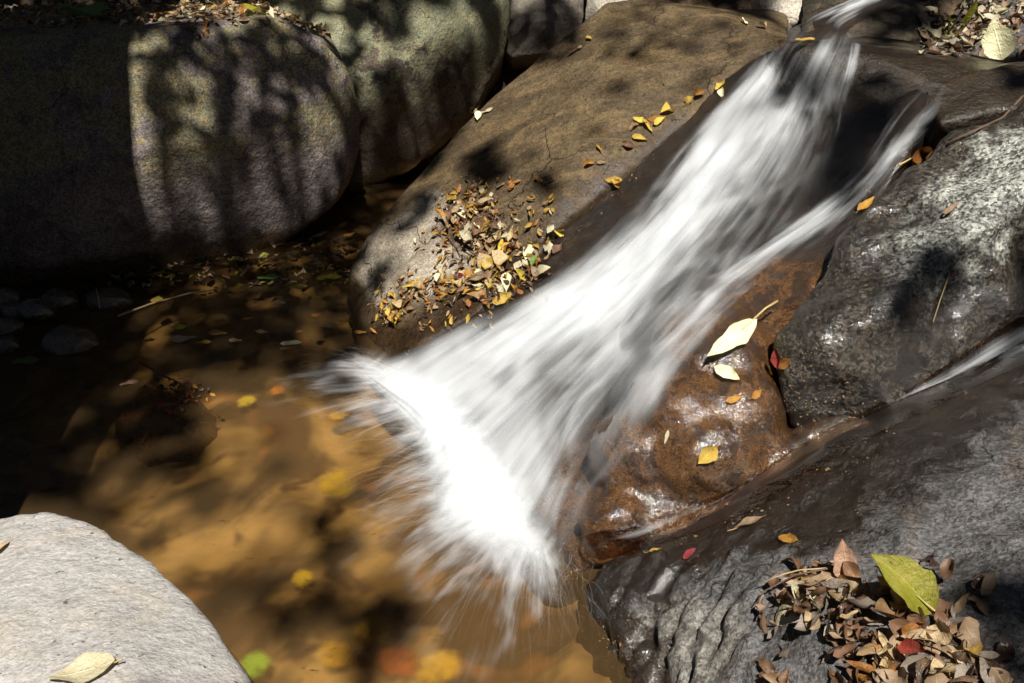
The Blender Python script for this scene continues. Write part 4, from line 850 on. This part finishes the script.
# sunlit places: polygons of the photograph, taken to the 3-D surface they lie on
LIT = [
    ([(106, 268), (355, 268), (356, 300), (352, 340), (380, 360), (420, 470), (600, 700), (240, 700), (205, 615), (150, 560), (100, 515), (85, 490), (120, 440), (130, 370), (106, 360)], .84),
    ([(-60, 500), (60, 500), (160, 550), (270, 700), (-60, 720)], 1.0),
    ([(350, 310), (356, 262), (400, 196), (440, 165), (470, 140), (560, 120), (600, 130), (650, 110), (720, 95), (780, 42), (1060, -30), (1060, 720), (560, 720), (420, 480), (360, 380)], 1.0),
    ([(440, 165), (470, 110), (540, 50), (610, 0), (660, -10), (800, 30), (720, 100), (620, 130), (540, 130)], 1.0),
    ([(95, 26), (130, 26), (138, 60), (144, 110), (152, 160), (110, 160)], 1.0),
    ([(100, 158), (158, 160), (180, 170), (220, 165), (232, 176), (262, 160), (276, 176), (268, 214), (232, 246), (104, 266)], 1.0),
    ([(308, 96), (336, 104), (346, 140), (332, 180), (312, 200), (304, 180), (314, 150), (308, 120)], 1.0), ([(262, 196), (292, 186), (298, 214), (276, 226)], 1.0),
    ([(182, 66), (208, 64), (214, 98), (196, 104)], .8), ([(284, 110), (302, 114), (298, 136), (284, 132)], 1.0),
    ([(90, 6), (290, 8), (300, 26), (140, 36), (100, 26)], .8),
    ([(330, -20), (480, -20), (470, 40), (430, 110), (340, 100), (320, 40)], .55),
    ([(370, 130), (400, 120), (420, 160), (385, 165)], .3),
    ([(560, -20), (640, -20), (625, 20), (596, 50), (568, 56), (580, 20)], 1.0), ([(505, -10), (560, -10), (530, 8), (505, 20)], 1.0),
    ([(764, -20), (900, -20), (880, 10), (800, 40), (770, 24)], 1.0),
]
DARK = [([(95, 285), (165, 285), (185, 380), (150, 430), (60, 505), (95, 400)], .8), ([(190, 185), (245, 180), (248, 205), (205, 215)], .9), ([(160, 232), (236, 226), (236, 246), (170, 250)], .75), ([(275, 170), (300, 165), (296, 185), (272, 196)], .9), ([(150, 150), (190, 160), (186, 184), (154, 178)], .6), ([(508, 16), (560, 8), (582, 40), (560, 60), (510, 62)], 1.0), ([(150, 440), (200, 470), (190, 520), (130, 500)], .35), ([(380, 560), (430, 600), (400, 650), (350, 620)], .5), ([(200, 450), (270, 480), (250, 520), (190, 500)], .35),([(455, 150), (500, 130), (540, 150), (545, 190), (500, 200), (470, 180)], .2), ([(540, 180), (560, 170), (556, 220), (520, 250), (510, 220)], .3), ([(350, 300), (380, 262), (410, 250), (420, 268), (390, 290), (370, 320), (352, 320)], .3), ([(400, 205), (440, 180), (450, 190), (415, 222), (385, 244)], .7),
        ([(955, 590), (1040, 540), (1060, 700), (1010, 680)], 1.0), ([(895, 240), (960, 270), (970, 350), (905, 400), (888, 330)], .25), ([(960, 300), (1050, 240), (1050, 330), (970, 360)], .7), ([(862, 66), (915, 88), (880, 130), (842, 215), (812, 190), (850, 110)], .92),
        ([(640, -20), (770, -20), (770, 12), (640, -4)], 1), ([(880, 20), (940, 4), (945, 40), (870, 44)], .8), ([(146, 255), (350, 255), (350, 288), (300, 300), (220, 312), (146, 330)], .85), ([(180, 308), (350, 292), (380, 345), (300, 372), (160, 362)], .7),
        ([(100, 380), (160, 380), (240, 420), (215, 450), (120, 440)], .5), ([(270, 510), (360, 500), (330, 560), (290, 640), (240, 600)], .4), ([(1000, 60), (1060, 50), (1060, 90), (1000, 90)], .6), 
        ([(385, 235), (330, 300), (340, 200)], .5), ([(290, 250), (350, 180), (400, 165), (470, 100), (500, 60), (520, 70), (450, 140), (405, 185), (360, 245), (340, 262)], .95), ([(780, 44), (860, 44), (850, 100), (740, 110)], .35)]
THIN = [[(560, 110), (610, 70), (590, 20), (640, -10), (800, 30), (740, 90), (640, 110), (600, 145)], [(780, 44), (870, 44), (850, 110), (730, 130)]]
def lit_amount(px, py):
    a = 0.0
    for poly, k in LIT:
        if inside(px, py, poly): a = max(a, k)
    for poly, k in DARK:
        if inside(px, py, poly): a *= 1 - k
    return a
scene_bv = bvh_of(list(ROCKS.values()) + [gr])
HOR = Vector((TO_SUN.x, TO_SUN.y, 0)); AX1 = TO_SUN.cross(Vector((1, 0, 0))).normalized(); AX2 = TO_SUN.cross(AX1).normalized()
def lands(c_):
    loc, nor, i_, d_ = scene_bv.ray_cast(c_, -TO_SUN)
    t = c_.z / TO_SUN.z
    if loc is None or loc.z < 0: loc = c_ - TO_SUN * t
    return loc
leaf_v, leaf_f = [], []
def add_can(c_, sz):
    n = (TO_SUN + Vector((random.gauss(0, .45), random.gauss(0, .45), random.gauss(0, .3)))).normalized(); a = n.orthogonal().normalized(); a.rotate(Matrix.Rotation(random.uniform(0, 6.28), 3, n)); b_ = n.cross(a); b0 = len(leaf_v)
    leaf_v.extend([c_ - a * sz, c_ - a * sz * .3 + b_ * sz * .42, c_ + a * sz * .4 + b_ * sz * .36, c_ + a * sz * 1.1, c_ + a * sz * .4 - b_ * sz * .36, c_ - a * sz * .3 - b_ * sz * .42]); leaf_f.append((b0, b0 + 1, b0 + 2, b0 + 3, b0 + 4, b0 + 5))
cnt = 0
for k in range(70000):
    gx, gy = random.uniform(-3.2, 2.4), random.uniform(.2, 6.4)       # where the shade falls
    low = random.random() < .4; h = random.uniform(5.8, 7.2) if low else random.uniform(8.0, 10.0)
    c_ = Vector((gx, gy, 0.3)) + TO_SUN * h
    l_ = lands(c_); q = project(l_)
    onb = q is not None and -80 < q[0] < 365 and -60 < q[1] < 262 and l_.z > .0
    if onb != low: continue
    if q is None: lit = .5 if mnoise.noise(Vector((gx * 3, gy * 3, 1))) > 0 else 0
    elif -60 < q[0] < 1084 and -60 < q[1] < 743: lit = lit_amount(*q)
    else: lit = .55 if mnoise.noise(Vector((l_.x * 4, l_.y * 4, 5))) > -.05 else .0
    if q and any(inside(q[0], q[1], pl_) for pl_ in THIN) and lit > .9:
        if random.random() < .13: add_can(c_, random.uniform(.03, .05))
        continue
    pn = mnoise.noise(Vector((l_.x * 8, l_.y * 8, l_.z * 8))) * .5 + .5
    # clumps: a half lit place gets gaps and clumps rather than a thin veil
    if lit >= .999: continue
    if lit > 0 and pn > 1 - (0.25 + .55 * (1 - lit)) + .0: pass
    elif lit > 0: continue
    add_can(c_, random.uniform(.035, .065)); cnt += 1
for k in range(48000):          # the rest of the crown, added to block sky light, outside the sun's path
    th = random.uniform(0, 6.28); r_ = random.uniform(2.0, 12); c_ = Vector((math.cos(th) * r_, 2 + math.sin(th) * r_, random.uniform(3.6, 9.5)))
    l_ = lands(c_)
    q = project(l_)
    if q and -140 < q[0] < 1160 and -140 < q[1] < 850 and l_.z < 1.4: continue
    if r_ < 5 and c_.z < 6.5: continue
    add_can(c_, random.uniform(.12, .22))
me = mesh_from('crown', leaf_v, leaf_f); link('crown', me, M_CAN, TREE)
print('canopy leaves', cnt, 'leaf objects', len([o for o in COL.objects if o.name.startswith('leaf')]))
for o in PROTO.values(): bpy.data.objects.remove(o)
